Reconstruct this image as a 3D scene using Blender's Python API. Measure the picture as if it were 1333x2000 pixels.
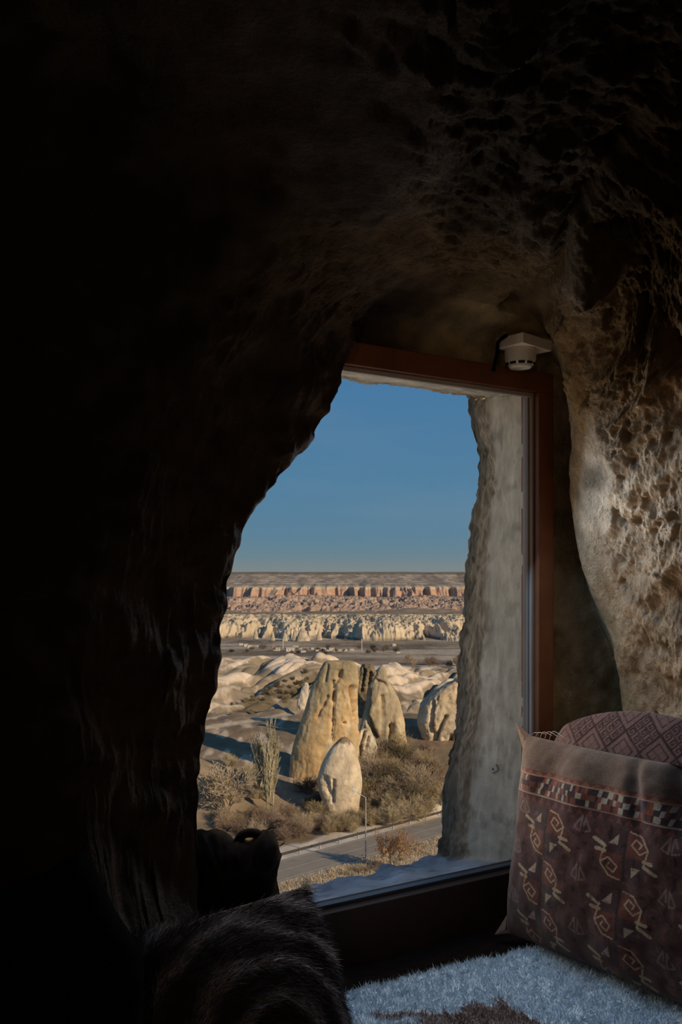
import bpy, bmesh, math, random
import numpy as np
from mathutils import Vector, Matrix
for o in list(bpy.data.objects): bpy.data.objects.remove(o)
C = bpy.context.scene.collection
SC = bpy.context.scene
rng = np.random.default_rng(7); random.seed(7)

# ------------------------------------------------------------------ camera, sky, sun, exposure
F = 1750.0; EZ = 1.5; CX = 666.5; HY = 1130.0         # focal length in pixels, eye height, horizon row
cd = bpy.data.cameras.new('camera'); cam = bpy.data.objects.new('camera', cd); C.objects.link(cam)
cam.location = (0, 0, EZ); cam.rotation_euler = (math.pi / 2, 0, 0)
cd.sensor_fit = 'VERTICAL'; cd.sensor_height = 36.0; cd.sensor_width = 24.0
cd.lens = F / 2000 * 36; cd.shift_y = (HY - 1000) / 2000; cd.clip_end = 20000; cd.clip_start = 0.02
SC.camera = cam

W = bpy.data.worlds.new('sky'); SC.world = W; W.use_nodes = True
nt = W.node_tree; nt.nodes.clear()
def nd(t, k, **kw):
    n = t.nodes.new(k)
    for a, b in kw.items(): setattr(n, a, b)
    return n
tc = nd(nt, 'ShaderNodeTexCoord'); sp = nd(nt, 'ShaderNodeSeparateXYZ'); rp = nd(nt, 'ShaderNodeValToRGB')
nt.links.new(tc.outputs['Generated'], sp.inputs[0]); nt.links.new(sp.outputs['Z'], rp.inputs[0])
els = rp.color_ramp.elements
SKY = [(0.0, (.235, .250, .262)), (.013, (.205, .247, .265)), (.026, (.150, .238, .295)), (.05, (.115, .230, .335)), (.10, (.092, .222, .366)), (.22, (.068, .196, .385)), (.5, (.055, .16, .36)), (1, (.04, .12, .30))]
els[0].position, els[0].color = SKY[0][0], (*SKY[0][1], 1); els[1].position, els[1].color = SKY[-1][0], (*SKY[-1][1], 1)
for p, c in SKY[1:-1]:
    e = els.new(p); e.color = (*c, 1)
# a few thin wisps of cloud
mp = nd(nt, 'ShaderNodeMapping'); mp.inputs['Scale'].default_value = (2.2, 2.2, 14)
nz = nd(nt, 'ShaderNodeTexNoise'); nz.inputs['Scale'].default_value = 2.0; nz.inputs['Detail'].default_value = 6
nt.links.new(tc.outputs['Generated'], mp.inputs[0]); nt.links.new(mp.outputs[0], nz.inputs['Vector'])
mr = nd(nt, 'ShaderNodeMapRange'); mr.inputs['From Min'].default_value = .55; mr.inputs['From Max'].default_value = .85; mr.inputs['To Max'].default_value = .14
nt.links.new(nz.outputs['Fac'], mr.inputs[0])
mx = nd(nt, 'ShaderNodeMix', data_type='RGBA'); mx.inputs[7].default_value = (.26, .34, .40, 1)
nt.links.new(mr.outputs[0], mx.inputs[0]); nt.links.new(rp.outputs[0], mx.inputs[6])
bg = nd(nt, 'ShaderNodeBackground'); bg.inputs[1].default_value = 1.0
nt.links.new(mx.outputs[2], bg.inputs[0]); wo = nd(nt, 'ShaderNodeOutputWorld'); nt.links.new(bg.outputs[0], wo.inputs[0])

SUN = Vector((.74, -.58, .42)).normalized()
sl = bpy.data.lights.new('sun', 'SUN'); sl.energy = 4.0; sl.angle = .009; sl.color = (1.0, .82, .60)
so = bpy.data.objects.new('sun', sl); C.objects.link(so); so.rotation_euler = SUN.to_track_quat('Z', 'Y').to_euler()

# the window plane: R = lower right corner of the glass, s runs left along the wall, n points outdoors
RX, RY = .594, 2.8
DX, DY = .8545, .5195
NX, NY = -.5195, .8545
def wp(s, t, z):                       # s along the wall (to the left), t outdoors, z relative to the eye
    return (RX - DX * s + NX * t, RY - DY * s + NY * t, EZ + z)
# added unseen lamps at the opening boosting window light: sky blue, valley warm
def window_fill(name, energy, color, t, z, sz, pitch):
    l = bpy.data.lights.new(name, 'AREA'); l.shape = 'RECTANGLE'; l.size, l.size_y = sz; l.energy = energy; l.color = color
    o = bpy.data.objects.new(name, l); C.objects.link(o); o.location = wp(.58, t, z)
    v = Vector((-NX, -NY, 0)) * math.cos(pitch) + Vector((0, 0, math.sin(pitch))); o.rotation_euler = (-v).to_track_quat('Z', 'Y').to_euler()
window_fill('sky_fill', 8.5, (.40, .67, 1.0), -.11, .22, (1.05, .30), -.52)
window_fill('valley_fill', 8.0, (1.0, .77, .52), -.065, -.22, (1.05, .9), .0)
window_fill('opening_fill', 1.7, (1.0, .93, .84), .50, .0, (1.0, 1.2), 0)
rl = bpy.data.lights.new('room_fill', 'POINT'); rl.energy = 14; rl.color = (1.0, .72, .46); rl.shadow_soft_size = .12     # added unseen warm fill behind the camera, lifts the dark walls
ro_ = bpy.data.objects.new('room_fill', rl); C.objects.link(ro_); ro_.location = (-.5, -1.9, 1.7)
SC.view_settings.view_transform = 'Standard'; SC.view_settings.look = 'None'
SC.view_settings.exposure = 0.0; SC.view_settings.gamma = 1.0; SC.view_settings.use_curve_mapping = False
SC.cycles.max_bounces = 8; SC.cycles.diffuse_bounces = 5; SC.cycles.use_denoising = True

# ------------------------------------------------------------------ helpers
def P(px, py, d):                      # a pixel of the photograph at a distance -> a point of the place
    return np.array(((px - CX) / F * d, d, EZ - (py - HY) / F * d))
def proj(v):
    return CX + F * v[:, 0] / v[:, 1], HY - F * (v[:, 2] - EZ) / v[:, 1]

_pr = np.random.default_rng(3); _perm = np.concatenate([_pr.permutation(256)] * 3)
_g = _pr.normal(size=(256, 3)); _g /= np.linalg.norm(_g, axis=1)[:, None]
def pn(p):
    p = np.asarray(p, float); i = np.floor(p).astype(int); f = p - i; i &= 255
    u = f * f * f * (f * (f * 6 - 15) + 10); out = 0
    for dx in (0, 1):
        a = _perm[i[:, 0] + dx]; wx = u[:, 0] if dx else 1 - u[:, 0]
        for dy in (0, 1):
            b = _perm[a + i[:, 1] + dy]; wy = u[:, 1] if dy else 1 - u[:, 1]
            for dz in (0, 1):
                c = _perm[b + i[:, 2] + dz]; wz = u[:, 2] if dz else 1 - u[:, 2]
                g = _g[c]
                out = out + wx * wy * wz * (g[:, 0] * (f[:, 0] - dx) + g[:, 1] * (f[:, 1] - dy) + g[:, 2] * (f[:, 2] - dz))
    return out * 1.6
def fbm(p, o=4, gain=.5):
    p = np.asarray(p, float); s = 0; a = 1
    for k in range(o): s = s + a * pn(p * 2.03 ** k + 17.3 * k); a *= gain
    return s
def ridged(p, o=4, gain=.5):
    p = np.asarray(p, float); s = 0; a = 1; t = 0
    for k in range(o): s = s + a * (1 - np.abs(pn(p * 2.03 ** k + 9.1 * k)) * 1.6); t += a; a *= gain
    return s / t
def smooth(a, b, x):
    t = np.clip((x - a) / (b - a), 0, 1); return t * t * (3 - 2 * t)

def tag(o, label=None, cat=None, group=None, kind=None):
    if label: o['label'] = label
    if cat: o['category'] = cat
    if group: o['group'] = group
    if kind: o['kind'] = kind
    return o
def mesh(name, V, Fc, mat=None, parent=None, smoothed=True, col=None):
    me = bpy.data.meshes.new(name)
    V = np.asarray(V, np.float32)
    if isinstance(Fc, np.ndarray):
        k = Fc.shape[1]; n = len(Fc)
        me.vertices.add(len(V)); me.vertices.foreach_set('co', V.ravel())
        me.loops.add(n * k); me.loops.foreach_set('vertex_index', Fc.ravel().astype(np.int32))
        me.polygons.add(n); me.polygons.foreach_set('loop_start', np.arange(0, n * k, k, dtype=np.int32))
        me.update(calc_edges=True); me.validate()
    else:
        me.from_pydata([tuple(map(float, v)) for v in V], [], Fc)
    me.polygons.foreach_set('use_smooth', np.full(len(me.polygons), smoothed))
    if col is not None:
        ca = me.color_attributes.new('Col', 'FLOAT_COLOR', 'POINT')
        a = np.ones((len(V), 4), np.float32); a[:, :3] = col; ca.data.foreach_set('color', a.ravel())
    me.update()
    o = bpy.data.objects.new(name, me); C.objects.link(o)
    if mat: me.materials.append(mat)
    if parent: o.parent = parent
    return o
def empty(name, loc=(0, 0, 0), rz=0):
    o = bpy.data.objects.new(name, None); C.objects.link(o); o.location = loc; o.rotation_euler = (0, 0, rz); o.empty_display_size = .1
    return o
def gridF(nr, nc, wrap=False):
    r = np.arange(nr - 1)[:, None]; c = np.arange(nc if wrap else nc - 1)[None, :]; c2 = (c + 1) % nc
    return np.stack([r * nc + c, r * nc + c2, (r + 1) * nc + c2, (r + 1) * nc + c], -1).reshape(-1, 4)
def normals(G):                        # G (nr,nc,3)
    du = np.gradient(G, axis=0); dv = np.gradient(G, axis=1); n = np.cross(du, dv)
    return n / (np.linalg.norm(n, axis=-1, keepdims=True) + 1e-12)
def catmull(pts, n):
    pts = np.asarray(pts, float); k = len(pts); t = np.linspace(0, k - 1, n); i = np.clip(np.floor(t).astype(int), 0, k - 2); f = (t - i)[(...,) + (None,) * (pts.ndim - 1)]
    p0 = pts[np.clip(i - 1, 0, k - 1)]; p1 = pts[i]; p2 = pts[i + 1]; p3 = pts[np.clip(i + 2, 0, k - 1)]
    return .5 * (2 * p1 + (p2 - p0) * f + (2 * p0 - 5 * p1 + 4 * p2 - p3) * f ** 2 + (3 * p1 - p0 - 3 * p2 + p3) * f ** 3)

def material(name, color=(.5, .5, .5), rough=.8, attr=False, var=None, scale=8, bump=0, bscale=60, bdist=.01, spec=.3, metal=0, detail=6, stretch=(1, 1, 1), sheen=0):
    m = bpy.data.materials.new(name); m.use_nodes = True; t = m.node_tree; b = t.nodes['Principled BSDF']
    b.inputs['Roughness'].default_value = rough; b.inputs['Specular IOR Level'].default_value = spec; b.inputs['Metallic'].default_value = metal
    if sheen: b.inputs['Sheen Weight'].default_value = sheen
    tc = nd(t, 'ShaderNodeTexCoord'); mp = nd(t, 'ShaderNodeMapping'); mp.inputs['Scale'].default_value = stretch
    t.links.new(tc.outputs['Object'], mp.inputs[0])
    if attr: a = nd(t, 'ShaderNodeVertexColor', layer_name='Col'); src = a.outputs[0]
    else: a = nd(t, 'ShaderNodeRGB'); a.outputs[0].default_value = (*color, 1); src = a.outputs[0]
    n = nd(t, 'ShaderNodeTexNoise'); n.inputs['Scale'].default_value = scale; n.inputs['Detail'].default_value = detail; t.links.new(mp.outputs[0], n.inputs['Vector'])
    v = var if var is not None else .25
    r = nd(t, 'ShaderNodeMapRange'); r.inputs['From Min'].default_value = .25; r.inputs['From Max'].default_value = .75; r.inputs['To Min'].default_value = 1 - v; r.inputs['To Max'].default_value = 1 + v
    t.links.new(n.outputs['Fac'], r.inputs[0])
    x = nd(t, 'ShaderNodeVectorMath', operation='SCALE'); t.links.new(src, x.inputs[0]); t.links.new(r.outputs[0], x.inputs['Scale'])
    t.links.new(x.outputs[0], b.inputs['Base Color'])
    if bump:
        n2 = nd(t, 'ShaderNodeTexNoise'); n2.inputs['Scale'].default_value = bscale; n2.inputs['Detail'].default_value = 8; n2.inputs['Roughness'].default_value = .65
        t.links.new(mp.outputs[0], n2.inputs['Vector'])
        bp = nd(t, 'ShaderNodeBump'); bp.inputs['Strength'].default_value = bump; bp.inputs['Distance'].default_value = bdist
        t.links.new(n2.outputs['Fac'], bp.inputs['Height']); t.links.new(bp.outputs[0], b.inputs['Normal'])
    return m
M = {}
M['cave'] = material('cave_rock', attr=True, rough=1, var=.38, scale=16, bump=1.0, bscale=70, bdist=.03, spec=.03)
M['reveal'] = material('reveal_stone', attr=True, rough=1, var=.22, scale=14, bump=.5, bscale=70, bdist=.006, spec=.05)
M['terrain'] = material('dry_ground', attr=True, rough=1, var=.22, scale=.35, spec=.02, detail=9)
M['far'] = material('far_tuff', attr=True, rough=1, var=.2, scale=.05, spec=.02, detail=10)
M['spire'] = material('tuff_spire', attr=True, rough=1, var=.22, scale=.9, spec=.02, detail=9, bump=.6, bscale=1.6, bdist=.25)
M['wood'] = material('red_brown_wood', (.22, .068, .024), rough=.45, var=.3, scale=9, stretch=(1, 1, 1), bump=.1, bscale=90, bdist=.002, spec=.4)
M['wood_dark'] = material('dark_brown_board', (.045, .022, .014), rough=.6, var=.3, scale=9, bump=.1, bscale=90, bdist=.002)
M['bead'] = material('pale_glazing_bead', (.52, .45, .40), rough=.5, var=.1)
M['bead_dark'] = material('dark_glazing_bead', (.06, .06, .07), rough=.4, var=.1)
M['plastic'] = material('warm_white_plastic', (.86, .78, .68), rough=.45, var=.05, spec=.4)
M['plastic_dark'] = material('dark_vent_slot', (.02, .02, .02), rough=.6)
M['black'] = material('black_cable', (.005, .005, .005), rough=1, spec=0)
M['kilim'] = material('kilim_wool', attr=True, rough=1, var=.3, scale=220, bump=.5, bscale=420, bdist=.003, spec=.05, sheen=.2)
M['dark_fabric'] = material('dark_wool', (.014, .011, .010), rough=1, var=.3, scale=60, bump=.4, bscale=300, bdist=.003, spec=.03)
M['fur'] = material('brown_grey_fur', attr=True, rough=.9, var=.2, scale=50, spec=.1)
M['fleece'] = material('white_fleece', attr=True, rough=1, var=.06, scale=60, spec=.05)
M['seat'] = material('dark_seat_cover', (.010, .007, .006), spec=0, rough=1, var=.3, scale=30)
M['asphalt'] = material('asphalt', (.27, .215, .155), rough=.95, var=.14, scale=.6, detail=8)
M['paint'] = material('road_paint', (.42, .38, .33), rough=.9, var=.2, scale=2)
M['rail'] = material('weathered_steel', (.075, .058, .046), rough=.6, metal=.2, var=.2)
M['post'] = material('galvanised_pole', (.46, .43, .40), rough=.5, metal=.3, var=.1)
M['lamp'] = material('lamp_head', (.75, .74, .72), rough=.4, var=.05)
M['house'] = material('village_wall', (.62, .55, .46), rough=.9, var=.15, scale=.1)
M['roof'] = material('village_roof', (.45, .36, .27), rough=.9, var=.2, scale=.2)
M['glazing'] = material('dark_window', (.05, .05, .06), rough=.3)
for k, c in dict(twig_tan=(.50, .38, .25), twig_poplar=(.50, .42, .27), twig_orange=(.40, .215, .105), twig_olive=(.40, .30, .17), twig_purple=(.32, .22, .155), twig_straw=(.54, .43, .26), twig_dark=(.17, .13, .08), conifer=(.055, .055, .03), bark=(.24, .18, .13), straw=(.52, .40, .26)).items():
    M[k] = material(k, c, rough=1, var=.25, scale=2, spec=.03)
# glass pane: thin architectural glass, clear with a weak reflection
g = bpy.data.materials.new('window_glass'); g.use_nodes = True; t = g.node_tree; t.nodes.clear()
tr = nd(t, 'ShaderNodeBsdfTransparent'); tr.inputs[0].default_value = (.97, .98, .97, 1); gl = nd(t, 'ShaderNodeBsdfGlossy'); gl.inputs['Roughness'].default_value = .02
fr = nd(t, 'ShaderNodeFresnel'); fr.inputs[0].default_value = 1.2; ms = nd(t, 'ShaderNodeMixShader'); ou = nd(t, 'ShaderNodeOutputMaterial')
t.links.new(fr.outputs[0], ms.inputs[0]); t.links.new(tr.outputs[0], ms.inputs[1]); t.links.new(gl.outputs[0], ms.inputs[2]); t.links.new(ms.outputs[0], ou.inputs[0]); M['glass'] = g

def boxdata(c, ax, h):                 # centre, three axes (unit), half sizes
    c = np.array(c, float); ax = np.array(ax, float); V = []
    for i in (-1, 1):
        for j in (-1, 1):
            for k in (-1, 1): V.append(c + i * h[0] * ax[0] + j * h[1] * ax[1] + k * h[2] * ax[2])
    return V, [(0, 1, 3, 2), (4, 6, 7, 5), (0, 4, 5, 1), (2, 3, 7, 6), (0, 2, 6, 4), (1, 5, 7, 3)]
def box(name, c, ax, h, mat, parent=None, bevel=0):
    V, Fc = boxdata(c, ax, h); o = mesh(name, V, Fc, None, parent, False)
    bm = bmesh.new(); bm.from_mesh(o.data); bmesh.ops.recalc_face_normals(bm, faces=bm.faces)
    if bevel: bmesh.ops.bevel(bm, geom=list(bm.edges), offset=bevel, segments=2, affect='EDGES', profile=.7)
    bm.to_mesh(o.data); bm.free(); o.data.materials.append(mat); return o
XYZ = np.eye(3)
WAX = np.array([[-DX, -DY, 0], [NX, NY, 0], [0, 0, 1]])     # window axes: left, outdoors, up
def tubes(name, p0, p1, r0, r1, mat, parent=None, sides=3):
    p0 = np.asarray(p0, float); p1 = np.asarray(p1, float); r0 = np.asarray(r0, float); r1 = np.asarray(r1, float); n = len(p0)
    d = p1 - p0; d /= np.linalg.norm(d, axis=1)[:, None] + 1e-9
    a = np.cross(d, np.where(np.abs(d[:, 2:]) > .9, [[1., 0, 0]], [[0, 0, 1.]])); a /= np.linalg.norm(a, axis=1)[:, None] + 1e-9; b = np.cross(d, a)
    V = np.zeros((n, 2, sides, 3))
    for k in range(sides):
        th = 2 * math.pi * k / sides; u = math.cos(th) * a + math.sin(th) * b
        V[:, 0, k] = p0 + u * r0[:, None]; V[:, 1, k] = p1 + u * r1[:, None]
    base = (np.arange(n) * 2 * sides)[:, None]; k = np.arange(sides)[None, :]; k2 = (k + 1) % sides
    Fc = np.stack([base + k, base + k2, base + sides + k2, base + sides + k], -1).reshape(-1, 4)
    return mesh(name, V.reshape(-1, 3), Fc, mat, parent, True)
def path_tube(name, pts, r, mat, parent=None, sides=10, n=40, taper=None):
    p = catmull(pts, n); rr = np.full(n, r) if taper is None else r * np.asarray(taper(np.linspace(0, 1, n)))
    T = np.gradient(p, axis=0); T /= np.linalg.norm(T, axis=1)[:, None]; a = np.cross(T, [[.3, .2, .93]]); a /= np.linalg.norm(a, axis=1)[:, None]; b = np.cross(T, a)
    th = np.linspace(0, 2 * math.pi, sides, endpoint=False)
    V = p[:, None] + rr[:, None, None] * (np.cos(th)[None, :, None] * a[:, None] + np.sin(th)[None, :, None] * b[:, None])
    Fc = [tuple(f) for f in gridF(n, sides, True)] + [tuple(range(sides))[::-1], tuple((n - 1) * sides + k for k in range(sides))]
    return mesh(name, V.reshape(-1, 3), Fc, mat, parent)
def lathe(name, prof, c, mat, parent=None, n=40):
    th = np.linspace(0, 2 * math.pi, n, endpoint=False); V = []
    for r, z in prof: V.append(np.stack([c[0] + r * np.cos(th), c[1] + r * np.sin(th), np.full(n, c[2] + z)], -1))
    V = np.array(V); Fc = [tuple(f) for f in gridF(len(prof), n, True)] + [tuple(range(n))[::-1], tuple((len(prof) - 1) * n + k for k in range(n))]
    return mesh(name, V.reshape(-1, 3), Fc, mat, parent)

# ------------------------------------------------------------------ the cave: walls and ceiling lofted from the window frame inwards
def cave():
    wpl = lambda s, z, t=0.: np.array(wp(s, t, z))
    # one row per station, going round the window: left foot, up, over the top, down the right
    A = [(1.20, -1.62), (1.20, -.85), (1.20, -.55), (1.20, -.25), (1.20, 0), (1.20, .18), (1.20, .3), (1.20, .42), (1.19, .55), (1.05, .62), (.8, .625), (.5, .625), (.25, .625), (.02, .625),
         (-.052, .58), (-.055, .4), (-.055, .2), (-.055, -.05), (-.055, -.35), (-.055, -.55), (-.055, -.9), (-.055, -1.62)]
    A2 = [(1.26, -1.62), (1.26, -.85), (1.26, -.55), (1.26, -.25), (1.26, 0), (1.26, .2), (1.26, .35), (1.26, .46), (1.25, .6), (1.08, .70), (.8, .715), (.5, .715), (.25, .71), (-.03, .70),
          (-.15, .62), (-.18, .42), (-.19, .2), (-.25, -.05), (-.40, -.35), (-.45, -.55), (-.47, -.9), (-.47, -1.62)]
    B = [(395, 0, 2.05), (393, 1640, 2.05), (396, 1500, 2.05), (414, 1390, 2.06), (431, 1270, 2.07), (449, 1160, 2.09), (470, 1070, 2.10), (492, 990, 2.12), (548, 935, 2.15), (618, 850, 2.20),
         (668, 745, 2.28), (700, 655, 2.33), (740, 592, 2.38), (870, 578, 2.46)]
    B2 = [(985, 596, 2.56), (1062, 640, 2.65), (1098, 725, 2.70), (1113, 850, 2.72), (1113, 960, 2.74), (1135, 1100, 2.76), (1190, 1230, 2.78), (1212, 1370, 2.80), (1222, 1600, 2.80), (1235, 0, 2.80)]
    # resample A to the B stations
    Bs = B + B2; n = len(Bs)
    a_par = [0, 1, 2, 2.5, 3.2, 4, 4.8, 5.5, 6.2, 7.2, 8.2, 9, 10, 11, 12, 13, 14, 15, 16, 17, 18, 19, 20, 21]
    ap = np.array([wpl(*q) for q in A]); a2p = np.array([wpl(q[0], q[1], -.012) for q in A2])
    def at(arr, t): i = min(int(t), len(arr) - 2); f = t - i; return arr[i] * (1 - f) + arr[i + 1] * f
    RA = np.array([at(ap, t) for t in a_par]); RA2 = np.array([at(a2p, t) for t in a_par])
    def pt(q, foot):
        if q[1] == 0 and foot: v = P(q[0], 1500, q[2]); v[2] = -.12; return v
        return P(*q)
    RB = np.array([pt(q, i in (0, n - 1)) for i, q in enumerate(Bs)])
    Cc = [(330, 0, 1.80), (160, 1640, 1.82), (126, 1470, 1.82), (128, 1370, 1.83), (140, 1270, 1.84), (165, 1160, 1.86), (195, 1070, 1.87), (225, 990, 1.88), (262, 890, 1.90), (330, 745, 1.93),
          (420, 620, 1.95), (545, 505, 1.93), (700, 432, 1.86), (800, 310, 1.70), (885, 150, 1.45), (940, -60, 1.22), (1200, -160, 1.25), (1450, 40, 1.55), (1480, 400, 1.90), (1480, 700, 2.08), (1480, 950, 2.18), (1480, 1250, 2.28), (1480, 1550, 2.30), (1480, 0, 2.30)]
    RC = np.array([pt(q, i in (0, n - 1)) for i, q in enumerate(Cc)])
    D = [(-2.4, 1.30, -.12), (-2.4, 1.30, .8), (-2.4, 1.30, 1.0), (-2.4, 1.30, 1.2), (-2.4, 1.3, 1.4), (-2.4, 1.3, 1.55), (-2.4, 1.28, 1.7), (-2.4, 1.25, 1.85), (-2.3, 1.2, 2.0), (-2.1, 1.1, 2.2), (-1.8, 1.0, 2.5),
         (-1.4, .9, 2.8), (-1.0, .75, 2.75), (-.5, .55, 2.62), (-.05, .4, 2.5), (.2, .2, 2.45), (.7, .3, 2.5), (1.15, .6, 2.4), (1.35, .9, 2.2), (1.45, 1.1, 1.9), (1.5, 1.2, 1.6), (1.5, 1.3, 1.2), (1.5, 1.3, .7), (1.5, 1.3, -.12)]
    E = [(v[0] if abs(v[0]) > 1.2 else v[0] * 1.3, -2.7, v[2]) for v in D]
    RD = np.array(D); RE = np.array(E)
    NS = 780
    rings = [catmull(r, NS) for r in (RA, RA2, RB, RC, RD, RE)]
    # mid ring between recess and lip pushed back, mid ring between lip and outer edge bulging a little
    segs = [(0, 1, 22), (1, 2, 26), (2, 3, 250), (3, 4, 90), (4, 5, 16)]
    rows = []; q = []
    for a, b, k in segs:
        for j in range(k):
            f = j / k; v = rings[a] * (1 - f) + rings[b] * f
            rows.append(v); q.append(a + f)
    rows.append(rings[5]); q.append(5.)
    G = np.array(rows); q = np.array(q)
    # round the lip and the outer edge
    for it in range(14):
        S = G.copy(); S[1:-1] = .25 * G[:-2] + .5 * G[1:-1] + .25 * G[2:]
        wgt = np.where((q > 1.6) & (q < 4.2), 1., .3)[:, None, None]; wgt[0] = 0
        G = G * (1 - wgt) + S * wgt
    sh = G.shape; st = np.linspace(0, n - 1, NS)[None, :].repeat(len(q), 0); qq = q[:, None].repeat(NS, 1)
    px, py = proj(np.where(G[..., 1:2] > .3, G, [[[0, .3, 0]]]).reshape(-1, 3)); px = px.reshape(qq.shape); py = py.reshape(qq.shape)
    N = normals(G); v = G.reshape(-1, 3)
    R = lambda a: a.reshape(qq.shape)
    rough = smooth(1.75, 2.35, qq) * (1 - .0 * qq)
    left = 1 - smooth(11.5, 13.6, st)
    plaster = (1 - smooth(1150, 1215, px + 14 * R(fbm(v * 9, 3)))) * smooth(760, 860, py) * (st > 16)     # smooth rendered strip beside the frame
    rough = rough * (1 - .8 * plaster)
    ceil = smooth(12.3, 13.5, st) * (1 - smooth(17.5, 19, st))
    rgt = smooth(15.5, 17.5, st)
    big = R(fbm(v * 2.6, 3)) * .035 + R(fbm(v * 6.5 + 5, 3)) * .018
    pits = -smooth(.30, .72, R(fbm(v * np.array([13, 13, 9]), 3))) * .026 - smooth(.35, .75, R(fbm(v * np.array([34, 34, 22]), 2))) * .012
    wa = v @ np.array([.5195, -.8545, 0]); de = (wa + v[:, 2]) * .707; dp_ = (wa - v[:, 2]) * .707
    grain = np.stack([dp_ * 1.0, de * .45, v[:, 1] * .5 - v[:, 0] * .5], -1)
    fine = R(fbm(grain * 34, 4, .6)) * .0085 + R(fbm(v * np.array([110, 110, 60]), 3, .65)) * .0042 + R(fbm(grain * 11 + 4, 3)) * .016
    # chisel marks: streaks on the right wall slant up to the right, on the vault they run along it
    w = v[:, 0] * .8545 * 0 + v[:, 2]
    u = np.stack([(v[:, 2] - v[:, 1] * -.9) * 26, (v[:, 1] * 1. + v[:, 2] * .9) * 4, v[:, 0] * 4], -1)
    strk = R(fbm(grain * 6 + 11, 3)) * .022 - np.abs(R(pn(np.stack([dp_ * 13, de * 2.6, v[:, 0] * 2], -1)))) * .022
    vs = np.stack([v[:, 0] * 3.0, v[:, 1] * 14, v[:, 2] * 14], -1)
    vstr = (R(ridged(vs, 3)) - .62) * .022
    ls = np.stack([v[:, 0] * 22, v[:, 1] * 22, v[:, 2] * 4.5], -1)
    lstr = (R(ridged(ls, 3)) - .62) * .016
    disp = rough * (big * .9 + rgt * (pits + fine + strk) + ceil * (1.5 * vstr + .9 * fine + .5 * pits) + left * (lstr + .35 * fine))
    disp += (1 - rough) * R(fbm(v * 14, 3)) * .004
    # carve features seen on the rock: the crack over the niche and hollows on the right wall
    def seg(x0, y0, x1, y1):
        dx, dy = x1 - x0, y1 - y0; t = np.clip(((px - x0) * dx + (py - y0) * dy) / (dx * dx + dy * dy), 0, 1); return np.hypot(px - x0 - t * dx, py - y0 - t * dy)
    def poly(pts): return np.min([seg(*pts[i], *pts[i + 1]) for i in range(len(pts) - 1)], 0)
    wob = 9 * R(fbm(v * 12, 2))
    m = (qq > 1.9) & (qq < 3.3)
    crack = poly([(1265, 230), (1235, 290), (1105, 455), (1096, 520), (1040, 585), (985, 606)]) + wob
    disp -= m * .055 * np.exp(-(crack / 14) ** 2)
    for (x, y, a, b, dp) in [(1235, 600, 60, 75, .09), (1265, 480, 70, 60, .05), (1185, 690, 25, 35, .05), (1300, 700, 26, 40, .05), (1150, 770, 16, 18, .03), (1310, 830, 26, 60, .035), (1240, 690, 20, 30, .03), (1120, 380, 60, 40, .03), (1200, 300, 70, 40, .03), (1050, 610, 40, 22, .04), (1180, 960, 30, 40, .012), (1310, 1190, 30, 50, .02), (1150, 545, 42, 62, -.06), (1290, 640, 40, 60, .05)]:
        disp -= m * dp * np.exp(-(((px - x + wob) / a) ** 2 + ((py - y + wob) / b) ** 2) ** 1.3)
    for pts, h in [([(1185, 810), (1218, 705)], .02), ([(1210, 830), (1300, 735)], .028), ([(1225, 650), (1250, 640)], .02), ([(1290, 740), (1345, 860)], .02), ([(1100, 560), (1105, 650), (1130, 730)], .02), ([(1205, 640), (1195, 560), (1150, 520)], .02), ([(1260, 1180), (1330, 1010)], .012)]:
        disp += m * h * np.exp(-((poly(pts) + .5 * wob) / 9) ** 2)
    # left silhouette bumps
    disp += ((qq > 1.7) & (qq < 2.4)) * left * R(fbm(v * 11 + 3, 3)) * .014
    # N points so that it faces the room
    cen = np.array([.1, 1.2, 1.5]); sgn = np.sign(((cen - G) * N).sum(-1, keepdims=True)[2 * len(q) // 5, NS // 2, 0]); N = N * sgn
    fade = smooth(0, .25, qq)
    G2 = G + N * (disp * fade)[..., None]
    # colour of the stone: grey-tan tuff, iron-stained ochre high on the right, shade painted into vault and left wall
    nz1 = R(fbm(v * 3.2, 4)); nz2 = R(fbm(v * 18, 3))
    tan = np.array([.50, .365, .245]); ochre = np.array([.70, .385, .15]); vault_shade = np.array([.13, .10, .075]); plas = np.array([.40, .30, .205]); olive = np.array([.68, .53, .31]); lft = np.array([.050, .037, .029])
    zrel = G[..., 2]
    och = smooth(1.75, 2.15, zrel + .12 * nz1) * rgt
    col = tan + (ochre - tan) * och[..., None]
    col = col * (1 - ceil[..., None] * (.62 + .28 * smooth(2.15, 2.6, qq))[..., None])  # vault darkened in its colour to keep it in shade
    high_shade = smooth(2.2, 2.4, zrel + .06 * nz1)
    col = col * (1 - .35 * high_shade[..., None])  # rock near the ceiling darkened further, more painted shade
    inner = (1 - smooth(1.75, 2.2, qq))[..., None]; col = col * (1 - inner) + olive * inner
    col = col * (1 - plaster[..., None] * .6) + plas * plaster[..., None] * .6
    lf = lft * (1 + 1.1 * (1 - smooth(2.75, 3.15, qq)))[..., None]; kl = (1 - smooth(12.6, 13.8, st + .8 * smooth(2.6, 3, qq) * -1.0))[..., None]  # left wall colour darkened for its shade, less on the inner reveal
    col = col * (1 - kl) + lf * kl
    stain = np.exp(-(((px - 1160) / 26) ** 2 + ((py - 935) / 26) ** 2) ** 2) * m; col = col * (1 - .5 * stain[..., None])
    col = col * (1 + .28 * nz1 + .18 * nz2)[..., None]
    col = np.clip(col, .01, .9)
    cut = [0, int(NS * 13.0 / (n - 1)), int(NS * 17.3 / (n - 1)), NS - 1]
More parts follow.
